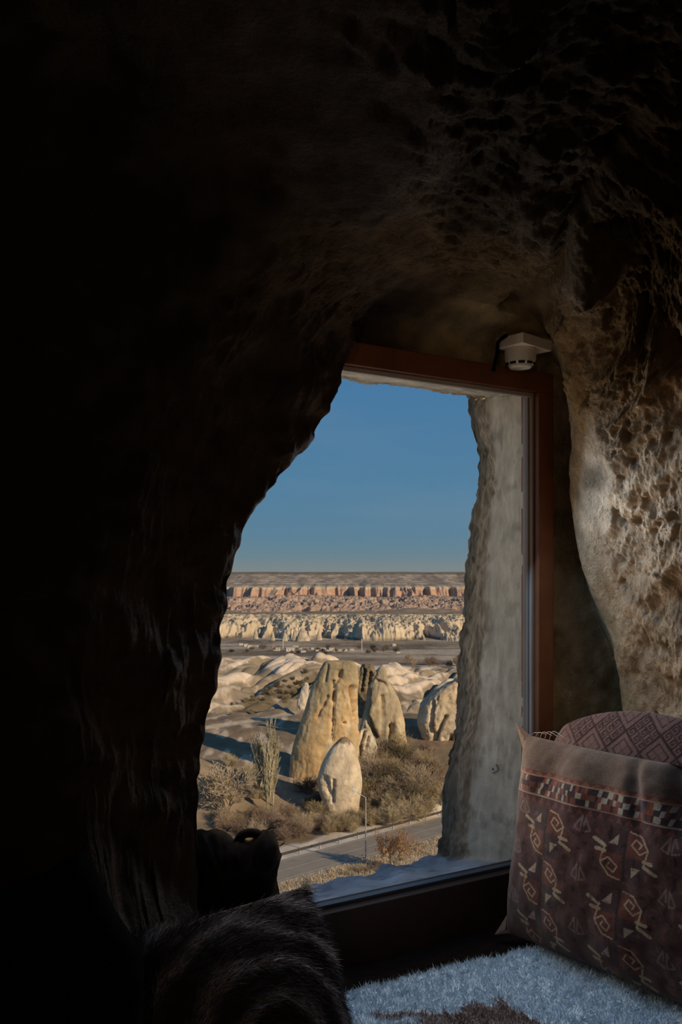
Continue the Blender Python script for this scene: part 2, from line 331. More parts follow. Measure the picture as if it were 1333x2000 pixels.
    for nm, a, b in (('wall_left', cut[0], cut[1]), ('ceiling', cut[1], cut[2]), ('wall_right', cut[2], cut[3])):
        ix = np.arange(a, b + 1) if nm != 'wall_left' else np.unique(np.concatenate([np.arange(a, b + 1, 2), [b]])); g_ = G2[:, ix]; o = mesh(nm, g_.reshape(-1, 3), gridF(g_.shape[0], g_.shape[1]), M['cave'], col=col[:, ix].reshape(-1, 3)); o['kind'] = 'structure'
cave()
M['cave_plain'] = material('cave_rock_plain', (.22, .17, .12), rough=1, var=.3, scale=5, bump=.8, bscale=30, bdist=.02, spec=.05)
o = box('wall_back', (-.3, -2.75, 1.6), XYZ, (2.8, .1, 2.2), M['cave_plain']); o['kind'] = 'structure'
o = box('floor', (-.4, .3, -.05), XYZ, (2.6, 3.0, .05), M['cave_plain']); o['kind'] = 'structure'
# low wall under the window, behind the bench
o = box('wall_front', wp(.55, .06, -1.36), WAX, (.80, .06, .29), M['cave_plain']); o['kind'] = 'structure'

# ------------------------------------------------------------------ window: frame, beads, pane
win = empty('window_1', wp(.58, 0, -.15)); win['kind'] = 'structure'
def wbox(name, s0, s1, t0, t1, z0, z1, mat, bevel=.004):
    w_ = np.array(wp((s0 + s1) / 2, (t0 + t1) / 2, (z0 + z1) / 2)) - np.array(win.location)
    return box(name, w_, WAX, (abs(s1 - s0) / 2, abs(t1 - t0) / 2, abs(z1 - z0) / 2), mat, win, bevel)
wbox('frame_top', -.062, 1.24, -.035, .045, .577, .640, M['wood'])
wbox('frame_side', -.062, 0, -.035, .045, -1.03, .577, M['wood'])
wbox('frame_side', 1.18, 1.24, -.035, .045, -1.03, .577, M['wood'])
wbox('frame_bottom', 0, 1.18, -.05, .045, -1.045, -.883, M['wood_dark'])
wbox('glazing_bead', .012, 1.17, -.012, .004, .564, .577, M['bead'], .002)
wbox('glazing_bead', 0, .010, -.012, .004, -.87, .577, M['bead'], .002)
M['bead_mid'] = material('brown_grey_bead', (.30, .235, .20), rough=.5, var=.1)
wbox('glazing_bead', .010, .016, -.003, .020, -.87, .566, M['bead_mid'], .002)
wbox('glazing_bead', .012, 1.17, -.020, .004, -.883, -.872, M['bead_dark'], .002)
wbox('glazing_bead', 1.17, 1.18, -.012, .004, -.87, .577, M['bead'], .002)
wbox('pane', 0.002, 1.178, .006, .012, -.88, .575, M['glass'], 0)

# ------------------------------------------------------------------ outer stone reveal: jambs, lintel, sill and a piece of the cliff face
def reveal():
    st = []                             # (s, z at frame, edge point)
    def jamb(px, py):
        r = (px - CX) / F; t = (RX - r * RY) / (-NX + NY * r); d = RY + NY * t; return P(px, py, d)
    def onT(px, py, t):
        r = (px - CX) / F; s = (RX + NX * t - r * (RY + NY * t)) / (DX - DY * r); d = RY + NY * t - DY * s; return P(px, py, d)
    right = [(914, 778), (921, 830), (930, 880), (935, 930), (932, 965), (922, 1020), (914, 1080), (910, 1120), (907, 1180), (901, 1240), (896, 1300), (893, 1350), (892, 1400), (882, 1450), (872, 1500), (868, 1560), (866, 1600), (860, 1640), (856, 1668)]
    for px, py in right: 
        e = jamb(px, py); st.append((0., EZ + .577 - (py - 778) / (1668 - 778) * 1.47, e))
    bottom = [(838, 1676), (812, 1688), (790, 1694), (768, 1692), (748, 1690), (735, 1704), (700, 1710), (660, 1719), (620, 1728), (575, 1737), (540, 1742), (480, 1752), (400, 1768)]
    for i, (px, py) in enumerate(bottom):
        e = onT(px, py, .46); st.append(((i + .6) / 13.6 * 1.18, EZ - .893, e))
    for i in range(8):
        f = (i + .5) / 8; st.append((1.18, EZ - .893 + f * 1.47, np.array(wp(1.2 + .03 * math.sin(i), .42, -.95 + f * 1.5))))
    top = [(400, 712), (470, 716), (540, 722), (610, 731), (665, 738), (700, 745), (720, 751), (760, 753), (800, 757), (845, 765), (885, 772), (906, 774)]
    for i, (px, py) in enumerate(top):
        e = onT(px, py, .27); st.append((1.18 * (1 - (i + .6) / 12.5), EZ + .577, e))
    n = len(st)
    r0 = np.array([wp(s, .02, z - EZ) for s, z, e in st]); r2 = np.array([e for _, _, e in st])
    cen = np.array(wp(.55, .4, -.15)); out = r2 - cen; out -= (out @ np.array([NX, NY, 0]))[:, None] * np.array([NX, NY, 0]); out /= np.linalg.norm(out, axis=1)[:, None]
    r3 = r2 + out * .10 + np.array([NX, NY, 0]) * .06; r4 = r2 + out * 1.9 + np.array([NX, NY, 0]) * .1 
    f = np.array([.64 if i < 19 else .7 for i in range(n)])[:, None]; r1 = r0 * (1 - f) + r2 * f
    isr = np.array([1. if i < 19 else 0. for i in range(n)]); issill = np.array([1. if 19 <= i < 32 else 0. for i in range(n)])
    cl = lambda a: np.concatenate([a, a[:1]])
    NS = 420; rr = [catmull(cl(r), NS) for r in (r0, r1, r2, r3, r4)]; isr = np.interp(np.linspace(0, n, NS), np.arange(n + 1), cl(isr)); issill = np.interp(np.linspace(0, n, NS), np.arange(n + 1), cl(issill))
    rows = []; q = []
    for a, b, k in ((0, 1, 50), (1, 2, 60), (2, 3, 30), (3, 4, 30)):
        for j in range(k): f = j / k; rows.append(rr[a] * (1 - f) + rr[b] * f); q.append(a + f)
    rows.append(rr[4]); q.append(4.); G = np.array(rows); q = np.array(q)[:, None].repeat(NS, 1)
    N = normals(G); v = G.reshape(-1, 3); R = lambda a: a.reshape(q.shape)
    s = np.sign(((np.array([0, 0, EZ]) + cen * 0 + (cen - np.array([0, 0, EZ])) - G) * N).sum(-1)[40, 60]); N = N * s
    ro = smooth(.85, 1.15, q + .12 * R(fbm(v * 7, 3))) * np.maximum(isr, .6)
    disp = (.002 * R(fbm(v * 30, 3)) + (R(ridged(v * np.array([20, 20, 7]), 3)) - .8) * .005) * (1 - ro) + ro * (R(fbm(v * 7, 4)) * .012 + R(fbm(v * np.array([40, 40, 26]), 4, .65)) * .008 - smooth(.3, .7, R(fbm(v * 30, 2))) * .006)
    disp += issill[None, :] * smooth(.3, 1.2, q) * (R(fbm(v * 6 + 8, 3)) * .018)
    disp *= smooth(0, .2, q)
    G = G + N * disp[..., None]
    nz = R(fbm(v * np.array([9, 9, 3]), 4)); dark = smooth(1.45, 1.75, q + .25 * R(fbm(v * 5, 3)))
    pl = np.array([.66, .56, .44]); bro = np.array([.44, .345, .25]); dk = np.array([.22, .19, .15]); sil = np.array([.46, .49, .52])  # sill stone tinted blue to carry the skylight
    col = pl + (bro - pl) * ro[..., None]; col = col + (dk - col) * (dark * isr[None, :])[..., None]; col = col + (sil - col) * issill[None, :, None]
    col = col * (1 + .22 * nz - .25 * smooth(.25, .6, R(fbm(v * 16 + 4, 3))))[..., None]
    o = mesh('trim_1', G.reshape(-1, 3), gridF(G.shape[0], NS), M['reveal'], col=np.clip(col, .02, .9).reshape(-1, 3)); o['kind'] = 'structure'
    return o
reveal()
# the rock mass around the opening
ow = empty('wall_outer', wp(.6, .12, 0)); ow['kind'] = 'structure'
for c_, h_ in (((-1.02, .11, 0), (.90, .07, 2.6)), ((2.40, .11, 0), (1.0, .07, 2.6)), ((.64, .11, 1.75), (2.6, .07, 1.0)), ((.64, .11, -2.1), (2.6, .07, 1.0))):
    box('rock_slab', np.array(wp(*c_)) - np.array(ow.location), WAX, h_, M['cave_plain'], ow)
# small metal bracket screwed to the outer jamb
q = wp(.004, .17, -.625); b_ = empty('jamb_bracket', q); tag(b_, 'small pale metal plate with one hole on the right outer jamb', 'bracket')
ax = np.array([[DX * 0 + NX, NY, -.55], [-DX, -DY, 0], [0, 0, 1]]); ax[0] /= np.linalg.norm(ax[0]); ax[2] = np.cross(ax[0], ax[1])
box('plate', (0, 0, 0), ax, (.019, .003, .010), M['bead'], b_, .001)
box('hole', (-DX * -.0035 * -1, -DY * -.0035 * -1, -.001), ax, (.003, .0012, .003), M['plastic_dark'], b_, .0005)

# ------------------------------------------------------------------ smoke detector and its cable
dz = EZ + .70; ang = math.radians(43); dc = np.array([.545, 2.66, dz])
det = empty('smoke_detector', dc); tag(det, 'white round smoke detector on a square plate above the window corner', 'smoke detector')
pa = np.array([[math.cos(ang), math.sin(ang), 0], [-math.sin(ang), math.cos(ang), 0], [0, 0, 1]])
box('mounting_plate', (0, 0, -.006), pa, (.072, .047, .015), M['plastic'], det, .002)
hous = lathe('housing', [(.046, -.021), (.0465, -.030), (.046, -.048), (.043, -.062), (.041, -.066), (.036, -.068)], (-.012, 0, 0), M['plastic'], det)
for k in range(10):
    a = 2 * math.pi * k / 10 + .2; bx_ = np.array([[-math.sin(a), math.cos(a), 0], [math.cos(a), math.sin(a), 0], [0, 0, 1]])
    box('vent_slot', (-.012 + .041 * math.cos(a), .041 * math.sin(a), -.0655), bx_, (.0095, .0025, .0035), M['plastic_dark'], hous)
lathe('cap', [(.033, -.066), (.034, -.072), (.031, -.0755), (.02, -.0765), (.0195, -.0755), (.002, -.0755)], (-.012, 0, 0), M['plastic'], det)
cb = path_tube('cable', [P(990, 655, 2.62), P(974, 668, 2.58), P(972, 690, 2.575), P(968, 705, 2.575), P(964, 724, 2.60)], .0055, M['black'], n=30); tag(cb, 'short black cable hanging left of the smoke detector', 'cable')

# ------------------------------------------------------------------ cushions
def raster_seg(U, Vv, segs):
    d = np.full(U.shape, 9.)
    for (x0, y0, x1, y1) in segs:
        dx, dy = x1 - x0, y1 - y0; t = np.clip(((U - x0) * dx + (Vv - y0) * dy) / (dx * dx + dy * dy + 1e-12), 0, 1)
        d = np.minimum(d, np.hypot(U - x0 - t * dx, Vv - y0 - t * dy))
    return d
def pl(pts): return [(*pts[i], *pts[i + 1]) for i in range(len(pts) - 1)]
def cushion_grid(Wd, Hh, T, nu, nv, p=2.6, pinch=.07, wr=.006, seed=0, e=.55, rnd=0):
    u = np.linspace(-1, 1, nu); w = np.linspace(-1, 1, nv); U, Vv = np.meshgrid(u, w)
    prof = (np.clip(1 - np.abs(U) ** p, 0, 1) * np.clip(1 - np.abs(Vv) ** p, 0, 1)) ** e
    X = U * Wd / 2 * (1 - pinch * (1 - np.abs(Vv) ** 2) * np.abs(U) ** 4 * 0 - pinch * (1 - Vv ** 2) * np.abs(U))
    Y = Vv * Hh / 2 * (1 - pinch * (1 - U ** 2) * np.abs(Vv))
    X = X * (1 - rnd * (1 - np.sqrt(1 - Vv ** 2 / 2))); Y = Y * (1 - rnd * (1 - np.sqrt(1 - U ** 2 / 2)))
    n1 = fbm(np.stack([X.ravel() * 7, Y.ravel() * 7, np.full(X.size, seed * 3.7)], -1), 3).reshape(X.shape)
    return X, Y, prof * T / 2 + prof ** .3 * n1 * wr, U, Vv, prof
def cushion(name, base, e1, e2, Wd, Hh, T, nu, nv, mat, col, parent=None, extra=None, **kw):
    X, Y, Z, U, Vv, prof = cushion_grid(Wd, Hh, T, nu, nv, **kw)
    if extra: Z = Z + extra(X, Y, U, Vv) * prof ** .4
    e1 = np.array(e1, float); e1 /= np.linalg.norm(e1); e2 = np.array(e2, float); e2 -= e1 * (e1 @ e2); e2 /= np.linalg.norm(e2); e3 = np.cross(e1, e2)
    b = np.array(base)
    f = lambda Z: b + X[..., None] * e1 + (Y + Hh / 2)[..., None] * e2 + Z[..., None] * e3
    Fr = f(Z); Bk = f(-prof * T / 2)
    n = nu * nv; bk_ = Bk[::6, ::6]; V = np.concatenate([Fr.reshape(-1, 3), bk_.reshape(-1, 3)]); g_ = gridF(nv, nu); Fc = np.concatenate([g_, gridF(bk_.shape[0], bk_.shape[1])[:, ::-1] + n])
    c = col(X, Y, U, Vv); c = np.concatenate([c.reshape(-1, 3), c[::6, ::6].reshape(-1, 3)])
    o = mesh(name, V - b, Fc, mat, parent, col=c)
    bm = bmesh.new(); bm.from_mesh(o.data); bmesh.ops.remove_doubles(bm, verts=[v for v in bm.verts if v.is_boundary], dist=1e-5); bm.to_mesh(o.data); bm.free()
    o.location = b; return o, (Fr, e1, e2, e3)
def paint(c, mask, color): c[mask] = color
def kilim(X, Y, U, Vv):
    c = np.zeros(X.shape + (3,)); f1 = fbm(np.stack([X.ravel() * 30, Y.ravel() * 30, X.ravel() * 0], -1), 3).reshape(X.shape)
    c[:] = (.072, .032, .032); c *= (1 + .35 * f1)[..., None]
    y = (Y / .56 + .5)                 # 0 bottom .. 1 top
    top = y > .845; c[top] = np.array((.125, .082, .060)) * (1 + .35 * f1[top])[:, None]
    # red stripe and broken checker border below the plain end
    b0 = (y > .70) & (y <= .845); c[b0] = (.13, .042, .032)
    bd = (y > .738) & (y < .818); rr = np.random.default_rng(4); HT = rr.random((400, 40))
    cv = np.floor((y - .738) / .0267).astype(int); cu = np.floor((X + 1.0 + .004 * cv) / .0085).astype(int); h = HT[np.clip(cu, 0, 399), np.clip(cv, 0, 39)]; h = np.where((cu + 2 * cv) % 4 < 2, h, h * .5 + .5)
    paint(c, bd & (h < .42), (.30, .26, .21)); paint(c, bd & (h > .62), (.035, .02, .022)); paint(c, bd & (h > .90), (.20, .06, .035))
    for yy in (.732, .823): paint(c, np.abs(y - yy) < .003, (.27, .20, .15))
    zg = np.abs(((X / .028) % 1) - .5) * 2; paint(c, (y > .825) & (y < .845) & (zg > (y - .825) / .02), (.20, .085, .05))
    paint(c, (y > .69) & (y < .728) & (zg < (y - .69) / .038), (.045, .022, .024))
    # rows of hooked medallions
    for gx, gy in [(-.19, .575), (.055, .57), (.30, .57), (-.20, .335), (.05, .315), (.30, .31), (-.20, .11), (.05, .085), (.30, .08)]:
        a = (X - gx) / .078; b = (y - gy) / .108; r = np.abs(a) + .45 * np.abs(b)
        ins = (np.abs(b) < 1) & (r < 1.05)
        paint(c, ins, (.055, .026, .030)); paint(c, ins & (a * b > 0), (.115, .036, .026)); paint(c, ins & (np.abs(a) < .05), (.03, .02, .02))
        hook = pl([(.12, .98), (.5, .9), (.82, .45), (.55, .2), (.22, .48), (.34, .74), (.58, .58), (.5, .42)])
        side = pl([(.82, .45), (.72, -.15)]); step = pl([(.70, -.02), (.98, -.05)]) + pl([(.72, -.22), (1.12, -.42)])
        s_ = hook + side; s_ = s_ + [(-q0, -q1, -q2, -q3) for q0, q1, q2, q3 in s_]; stp = step + [(-q0, -q1, -q2, -q3) for q0, q1, q2, q3 in step]
        near = (np.abs(a) < 1.4) & (np.abs(b) < 1.3)
        d = np.full(X.shape, 9.); d[near] = raster_seg(a[near], b[near], s_); paint(c, d < .030, (.36, .28, .20))
        d[near] = raster_seg(a[near], b[near], stp); paint(c, d < .07, (.36, .30, .20))
        for sg in (1, -1):
            tri = (sg * a < -.28) & (sg * a > -.62) & (sg * b > .35) & (sg * b < .35 + (sg * a + .62) * 1.3); paint(c, tri, (.34, .28, .22))
    for gx, gy in [(-.07, .44), (.175, .44), (-.07, .20), (.175, .19), (-.31, .46), (-.31, .22), (-.29, .66), (-.07, .655), (.175, .655)]:
        a = (X - gx) / .022; b = (y - gy) / .045
        d = raster_seg(a, b, pl([(-1, -.3), (-.2, .9), (-.15, -.6), (-1, -.3)]) + pl([(.25, .8), (.2, -.6), (1.05, -.4), (.25, .8)])); paint(c, d < .10, (.17, .115, .11))
    fl = pn(np.stack([X.ravel() * 55, Y.ravel() * 55, X.ravel() * 0 + 3], -1)).reshape(X.shape); field = (y < .70)
    m2 = field & (fl > .42); c[m2] = c[m2] * .6 + np.array((.17, .075, .07)) * .4
    m2 = field & (fl < -.45); c[m2] *= .45
    return np.clip(c * .62, .004, 1)
folds = lambda X, Y, U, Vv: smooth(.25, .7, Vv) * (-.012 * np.sin(X * 34 + 2.2 * Y * 6) - .05 * np.exp(-((X - .16 + .45 * (Y - .2)) / .024) ** 2) - .03 * np.exp(-((X - .05 + .4 * (Y - .2)) / .02) ** 2))
kd = empty('kilim_cushion', (.66, 2.26, .5)); tag(kd, 'dark red kilim cushion with hooked medallions standing on white fleece', 'cushion')
e1 = np.array([.604, -.797, 0]); bk = np.array([.797, .604, 0])
base = np.array([.415, 2.475, .495]) + e1 * .345 + bk * .085
kc, (KF, k1, k2, k3) = cushion('cover', base - np.array(kd.location), e1, np.array([.797 * .15, .604 * .15, 1]), .74, .56, .19, 397, 307, M['kilim'], kilim, kd, extra=folds, p=3.2, pinch=.03, wr=.010, seed=1)
# pointed corner ears and loose threads
for cx_, cy_, nm in ((0, -1, 'corner_ear'), (0, 0, 'corner_ear')):
    c0 = KF[cy_, cx_] ; up = k2 * (.030 if cy_ == -1 else -.012) - k1 * .022 + k3 * .02
    V = [c0 + k1 * .06 - k2 * .02 * (1 if cy_ else -1), c0 - k2 * .05 * (1 if cy_ else -1), c0 + up, c0 + k3 * .014 + k1 * .01 - k2 * .012 * (1 if cy_ else -1), c0 - k3 * .012]
    mesh(nm, np.array(V), [(0, 3, 2), (3, 1, 2), (0, 2, 4), (1, 4, 2), (0, 4, 1, 3)], M['kilim'], kd, False, col=np.tile((.15, .10, .075), (5, 1)))
for k in range(5):
    c0 = KF[-1, 12 + 9 * k]; path_tube('loose_thread', [c0, c0 + k2 * (.01 + .004 * k) + k1 * .01, c0 + k2 * .012 + k1 * (.03 + .006 * k)], .0005, M['bead'], kd, sides=4, n=8)
# rounded cushion behind it with a fret pattern
def fret(X, Y, U, Vv):
    c = np.zeros(X.shape + (3,)); c[:] = (.10, .058, .053); L = []
    S = .105
    a = (X + Y) / S; b = (X - Y) / S; fa = a - np.floor(a); fb = b - np.floor(b)
    ia = np.floor(a).astype(int); ib = np.floor(b).astype(int)
    ln = (np.minimum(fa, 1 - fa) < .035) | (np.minimum(fb, 1 - fb) < .035)
    inner = (np.abs(np.maximum(np.abs(fa - .5), np.abs(fb - .5)) - .30) < .022) & ((ia + ib) % 2 == 0)
    sa = (a * 3) % 1; sb = (b * 3) % 1; edge = ((ia + ib) % 2 == 1)
    d = raster_seg(sa, sb, pl([(.1, .1), (.1, .9), (.9, .9), (.9, .3), (.4, .3), (.4, .6), (.65, .6)]))
    c[ln | inner | (edge & (d < .075))] = (.024, .012, .012)
    cross = ((ia + ib) % 2 == 0) & (np.maximum(np.abs(fa - .5), np.abs(fb - .5)) < .28) & (np.minimum(np.abs(fa - .5), np.abs(fb - .5)) < .02); c[cross] = (.06, .034, .031)
    return c
e1b = np.array([.66, -.75, 0]); e1b /= np.linalg.norm(e1b)
fc, _ = cushion('fret_cushion', np.array([.630, 2.655, .498]) + e1b * .29, e1b, np.array([.75 * .06, .66 * .06, 1]), .71, .635, .13, 247, 247, M['kilim'], fret, p=2.2, pinch=0, rnd=.75, wr=.004, seed=2, e=.6)
tag(fc, 'mauve brown cushion with dark diamond fret pattern in the niche corner', 'cushion')

# dark wool cushion lower left with long fibres
def furcol(X, Y, U, Vv):
    f = fbm(np.stack([X.ravel() * 9, Y.ravel() * 30, X.ravel() * 0], -1), 3).reshape(X.shape); c = np.zeros(X.shape + (3,)); c[:] = (.045, .036, .036); return np.clip(c * (1 + .7 * f[..., None]), .004, 1)
def fibres(name, Pn, Dn, ln, wd, mat, parent, col, droop=.3, lift=None):
    n = len(Pn); ln = np.broadcast_to(ln, (n,))[:, None]; side = np.cross(Dn, rng.normal(size=(n, 3))); side /= np.linalg.norm(side, axis=1)[:, None] + 1e-9; side *= wd / 2
    bend = rng.normal(size=(n, 3)) * droop
    p1 = Pn + Dn * ln * .5 + bend * ln * .15; p2 = Pn + Dn * ln + bend * ln * .6
    V = np.stack([Pn - side, Pn + side, p1 + side * .8, p1 - side * .8, p2], 1).reshape(-1, 3); b = (np.arange(n) * 5)[:, None]
    tri = np.concatenate([b + [[0, 1, 2]], b + [[0, 2, 3]], b + [[3, 2, 4]]])
    return mesh(name, V, tri, mat, parent, True, col=np.repeat(col, 5, 0))
fw = empty('wool_cushion', (-.2, 1.85, .5)); tag(fw, 'dark brown shaggy wool cushion leaning at the lower left of the window', 'cushion')
w1 = np.array([.767, .641, 0]); wup = np.array([-.40, .28, .75])
wb = np.array([-.165, 1.79, .505])
wc, (WF, a1, a2, a3) = cushion('cover', wb - np.array(fw.location), w1, wup, .50, .33, .20, 139, 109, M['fur'], furcol, fw, p=2.6, pinch=.03, wr=.012, seed=5)
ii = rng.integers(2, 107, 26000); jj = rng.integers(2, 137, 26000); WN = normals(WF); 
if WN[55, 70] @ a3 < 0: WN = -WN
pp = WF[ii, jj]; rad = pp - WF[0, 70]; rad = rad / (np.linalg.norm(rad, axis=1)[:, None]); tang = np.cross(rad, a3); tang *= np.sign(tang @ a1)[:, None]
dd = tang * .8 + WN[ii, jj] * .35 + rng.normal(size=pp.shape) * .18 - a2 * .1; dd /= np.linalg.norm(dd, axis=1)[:, None]
r_ = np.linalg.norm(pp - WF[0, 70], axis=1); band = .5 + .5 * np.sin(r_ * 95 + 2 * fbm(pp * 7, 2)); cc = np.array([.045, .037, .038]) + np.array([.42, .38, .39]) * (band ** 3 * rng.random(26000))[:, None]
o = fibres('wool_pile', pp, dd, rng.uniform(.012, .03, 26000), .0011, M['fur'], fw, cc); o['kind'] = 'stuff'
c0 = WF[-2, -2]; tf = np.repeat(c0[None], 260, 0) + rng.normal(size=(260, 3)) * .006; td = a1 * .7 + a2 * .25 - np.array([0, 0, .4]) + rng.normal(size=(260, 3)) * .45; td /= np.linalg.norm(td, axis=1)[:, None]
o = fibres('corner_tuft', tf, td, rng.uniform(.01, .03, 260), .0012, M['fur'], fw, np.tile((.42, .37, .30), (260, 1)), .8); o['kind'] = 'stuff'

# gathered dark cushion in silhouette against the window
def inflate(name, outline, cpx, d, T, mat, parent, nring=16, ns=220, tilt=0):
    ol = catmull([P(x, y, d) for x, y in outline + outline[:1]], ns + 1)[:-1]; c = P(*cpx, d); rows = []
    for side in (1, -1):
        ks = np.linspace(1, 0.02, nring) if side == 1 else np.linspace(.02, 1, nring)[:-1]
        for k in ks:
            v = c + (ol - c) * k; v = v + np.array([NX * 0 + .1, -1., .1]) * side * T / 2 * (1 - k ** 3.2) ** .6; rows.append(v)
    G = np.array(rows); N = normals(G); v = G.reshape(-1, 3); dsp = fbm(v * 26, 3).reshape(G.shape[:2]) * .007; dsp[0] = 0
    G[1:] += N[1:] * dsp[1:, :, None]; n = len(rows); Fc = gridF(n, ns, True); last = np.stack([(n - 1) * ns + np.arange(ns), (n - 1) * ns + (np.arange(ns) + 1) % ns, (np.arange(ns) + 1) % ns, np.arange(ns)], -1)
    return mesh(name, G.reshape(-1, 3), np.concatenate([Fc, last]), mat, parent)
gc = empty('gathered_cushion', (-.2, 2.12, .5)); tag(gc, 'black silhouetted cushion with two gathered humps in front of the glass', 'cushion')
gl_ = Vector(gc.location)
def rel(o, e): o.location = -e.location; return o
out = [(352, 1640), (368, 1625), (384, 1621), (394, 1619), (405, 1622), (420, 1618), (438, 1623), (452, 1633), (458, 1639), (464, 1636), (470, 1637), (477, 1637), (483, 1641), (491, 1640), (497, 1634), (510, 1622), (522, 1621), (534, 1629), (543, 1644), (547, 1662), (551, 1671), (546, 1684), (543, 1697), (541, 1715), (545, 1735), (549, 1752), (560, 1768), (578, 1790), (590, 1830), (592, 1900), (590, 1925), (520, 1940), (420, 1940), (360, 1925), (345, 1800)]
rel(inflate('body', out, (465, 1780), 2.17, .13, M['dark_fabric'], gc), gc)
rel(path_tube('gathering_loop', [P(464, 1650, 2.165), P(469, 1635, 2.165), P(480, 1628, 2.165), P(494, 1627, 2.165), P(506, 1631, 2.165), P(512, 1644, 2.165)], .0115, M['dark_fabric'], gc, n=30), gc)
for pts in ([(520, 1622), (530, 1618), (540, 1616)], [(546, 1652), (552, 1649), (556, 1645)], [(443, 1624), (448, 1618), (452, 1616)]):
    rel(path_tube('loose_thread', [P(x, y, 2.165) for x, y in pts], .0012, M['black'], gc, sides=4, n=8), gc)
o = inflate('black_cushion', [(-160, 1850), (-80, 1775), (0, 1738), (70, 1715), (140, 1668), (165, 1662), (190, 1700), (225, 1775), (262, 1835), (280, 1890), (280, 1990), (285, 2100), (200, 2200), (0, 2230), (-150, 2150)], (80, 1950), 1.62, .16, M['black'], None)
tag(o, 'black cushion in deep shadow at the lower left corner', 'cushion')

# ------------------------------------------------------------------ bench with fleece
bench = empty('window_bench', (.2, 1.9, 0)); tag(bench, 'low dark bench seat below the window carrying fleece and cushions', 'bench')
bx = np.array([[DX, DY, 0], [-NX, -NY, 0], [0, 0, 1]])
q = np.array(wp(.45, -.62, 0)); q[2] = .20
box('seat_base', q - np.array(bench.location), bx, (.90, .58, .20), M['cave_plain'], bench, .01)
q[2] = .43
box('seat_pad', q - np.array(bench.location), bx, (.90, .57, .035), M['seat'], bench, .02)
rug = empty('fleece_rug', (.2, 2.1, .465)); tag(rug, 'fluffy white fleece throw with skylight blue in its colour spread over the bench seat', 'fleece')
E1 = np.array([DX * 1.03, DY * .97 - .03, 0]); E1 = np.array([.457, .23, 0]); E1 /= np.linalg.norm(E1); E2 = np.array([E1[1], -E1[0], 0]); O0 = np.array([-.0145, 2.203, 0])
def rugz(a, b):
    z = .487 + .010 * fbm(np.stack([a * 9, b * 9, a * 0], -1), 3); e = np.minimum(b, 9); return z - .030 * np.exp(-(b / .018) ** 2) + .006 * np.exp(-((b - .045) / .02) ** 2)
ga, gb = np.meshgrid(np.linspace(-.30, .80, 160), np.linspace(-.006, .62, 90)); a_, b__ = ga.ravel(), gb.ravel()
wv = .010 * fbm(np.stack([a_ * 11, a_ * 0, a_ * 0 + 2], -1), 3)
V = O0 + a_[:, None] * E1 + (b__ + wv * np.exp(-(b__ / .1) ** 2))[:, None] * E2; V[:, 2] = rugz(a_, b__)
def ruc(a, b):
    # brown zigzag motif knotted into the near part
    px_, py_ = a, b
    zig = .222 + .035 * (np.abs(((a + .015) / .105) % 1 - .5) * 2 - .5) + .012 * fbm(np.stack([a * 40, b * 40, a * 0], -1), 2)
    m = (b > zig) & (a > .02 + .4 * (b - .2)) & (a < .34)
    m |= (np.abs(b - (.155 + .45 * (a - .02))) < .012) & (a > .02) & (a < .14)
    c = np.tile((.50, .63, .75), (len(a), 1)); c[m] = (.24, .20, .205)  # white wool given a blue tint that stands for skylight
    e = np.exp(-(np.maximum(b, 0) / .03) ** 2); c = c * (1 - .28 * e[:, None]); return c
V_ = V - np.array(rug.location)
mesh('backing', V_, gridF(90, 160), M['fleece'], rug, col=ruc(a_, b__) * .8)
n = 66000; a_ = rng.uniform(-.30, .78, n); b__ = rng.uniform(-.004, .50, n); wv = .010 * fbm(np.stack([a_ * 11, a_ * 0, a_ * 0 + 2], -1), 3)
pp = O0 + a_[:, None] * E1 + (b__ + wv * np.exp(-(b__ / .1) ** 2))[:, None] * E2; pp[:, 2] = rugz(a_, b__) - .002
cl_ = np.stack([fbm(pp * 38, 2), fbm(pp * 38 + 50, 2)], -1); dd = np.concatenate([cl_ * .9, np.full((n, 1), .55)], 1) + rng.normal(size=(n, 3)) * .28; dd[:, :2] -= (E2[:2] * (np.exp(-(b__ / .03) ** 2) * .9)[:, None]); dd /= np.linalg.norm(dd, axis=1)[:, None]
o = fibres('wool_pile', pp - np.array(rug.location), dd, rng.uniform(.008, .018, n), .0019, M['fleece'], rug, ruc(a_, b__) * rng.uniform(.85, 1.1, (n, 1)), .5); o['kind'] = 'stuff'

# ------------------------------------------------------------------ the valley: one height field cut into ground, badlands, plain, cliffs and mesa
PD = np.array([50, 85, 94, 121, 129, 140, 150, 165, 180, 200, 230, 262, 300, 600, 1000, 1100, 1300, 1400, 1432, 1480, 1560, 1750, 1950, 2060, 2300, 2600, 2880, 2950, 3300, 3700, 4000, 4400, 4800.])
PZ = np.array([-46, -34.5, -33, -33, -31.2, -29.6, -28, -26.4, -26.2, -26, -23.6, -21.8, -29, -68, -79.5, -84, -87.5, -88.8, -82, -72, -65.5, -67, -71, -68, -60.4, -59.4, -58, -29, -6, 21, 29.5, 28, 0])
RDc = np.array([-2.8, 104.8]); RDv = np.array([.74, .673]); RDv /= np.linalg.norm(RDv); RDn = np.array([-RDv[1], RDv[0]])
def roadco(x, y): return (x - RDc[0]) * RDv[0] + (y - RDc[1]) * RDv[1], (x - RDc[0]) * RDn[0] + (y - RDc[1]) * RDn[1]
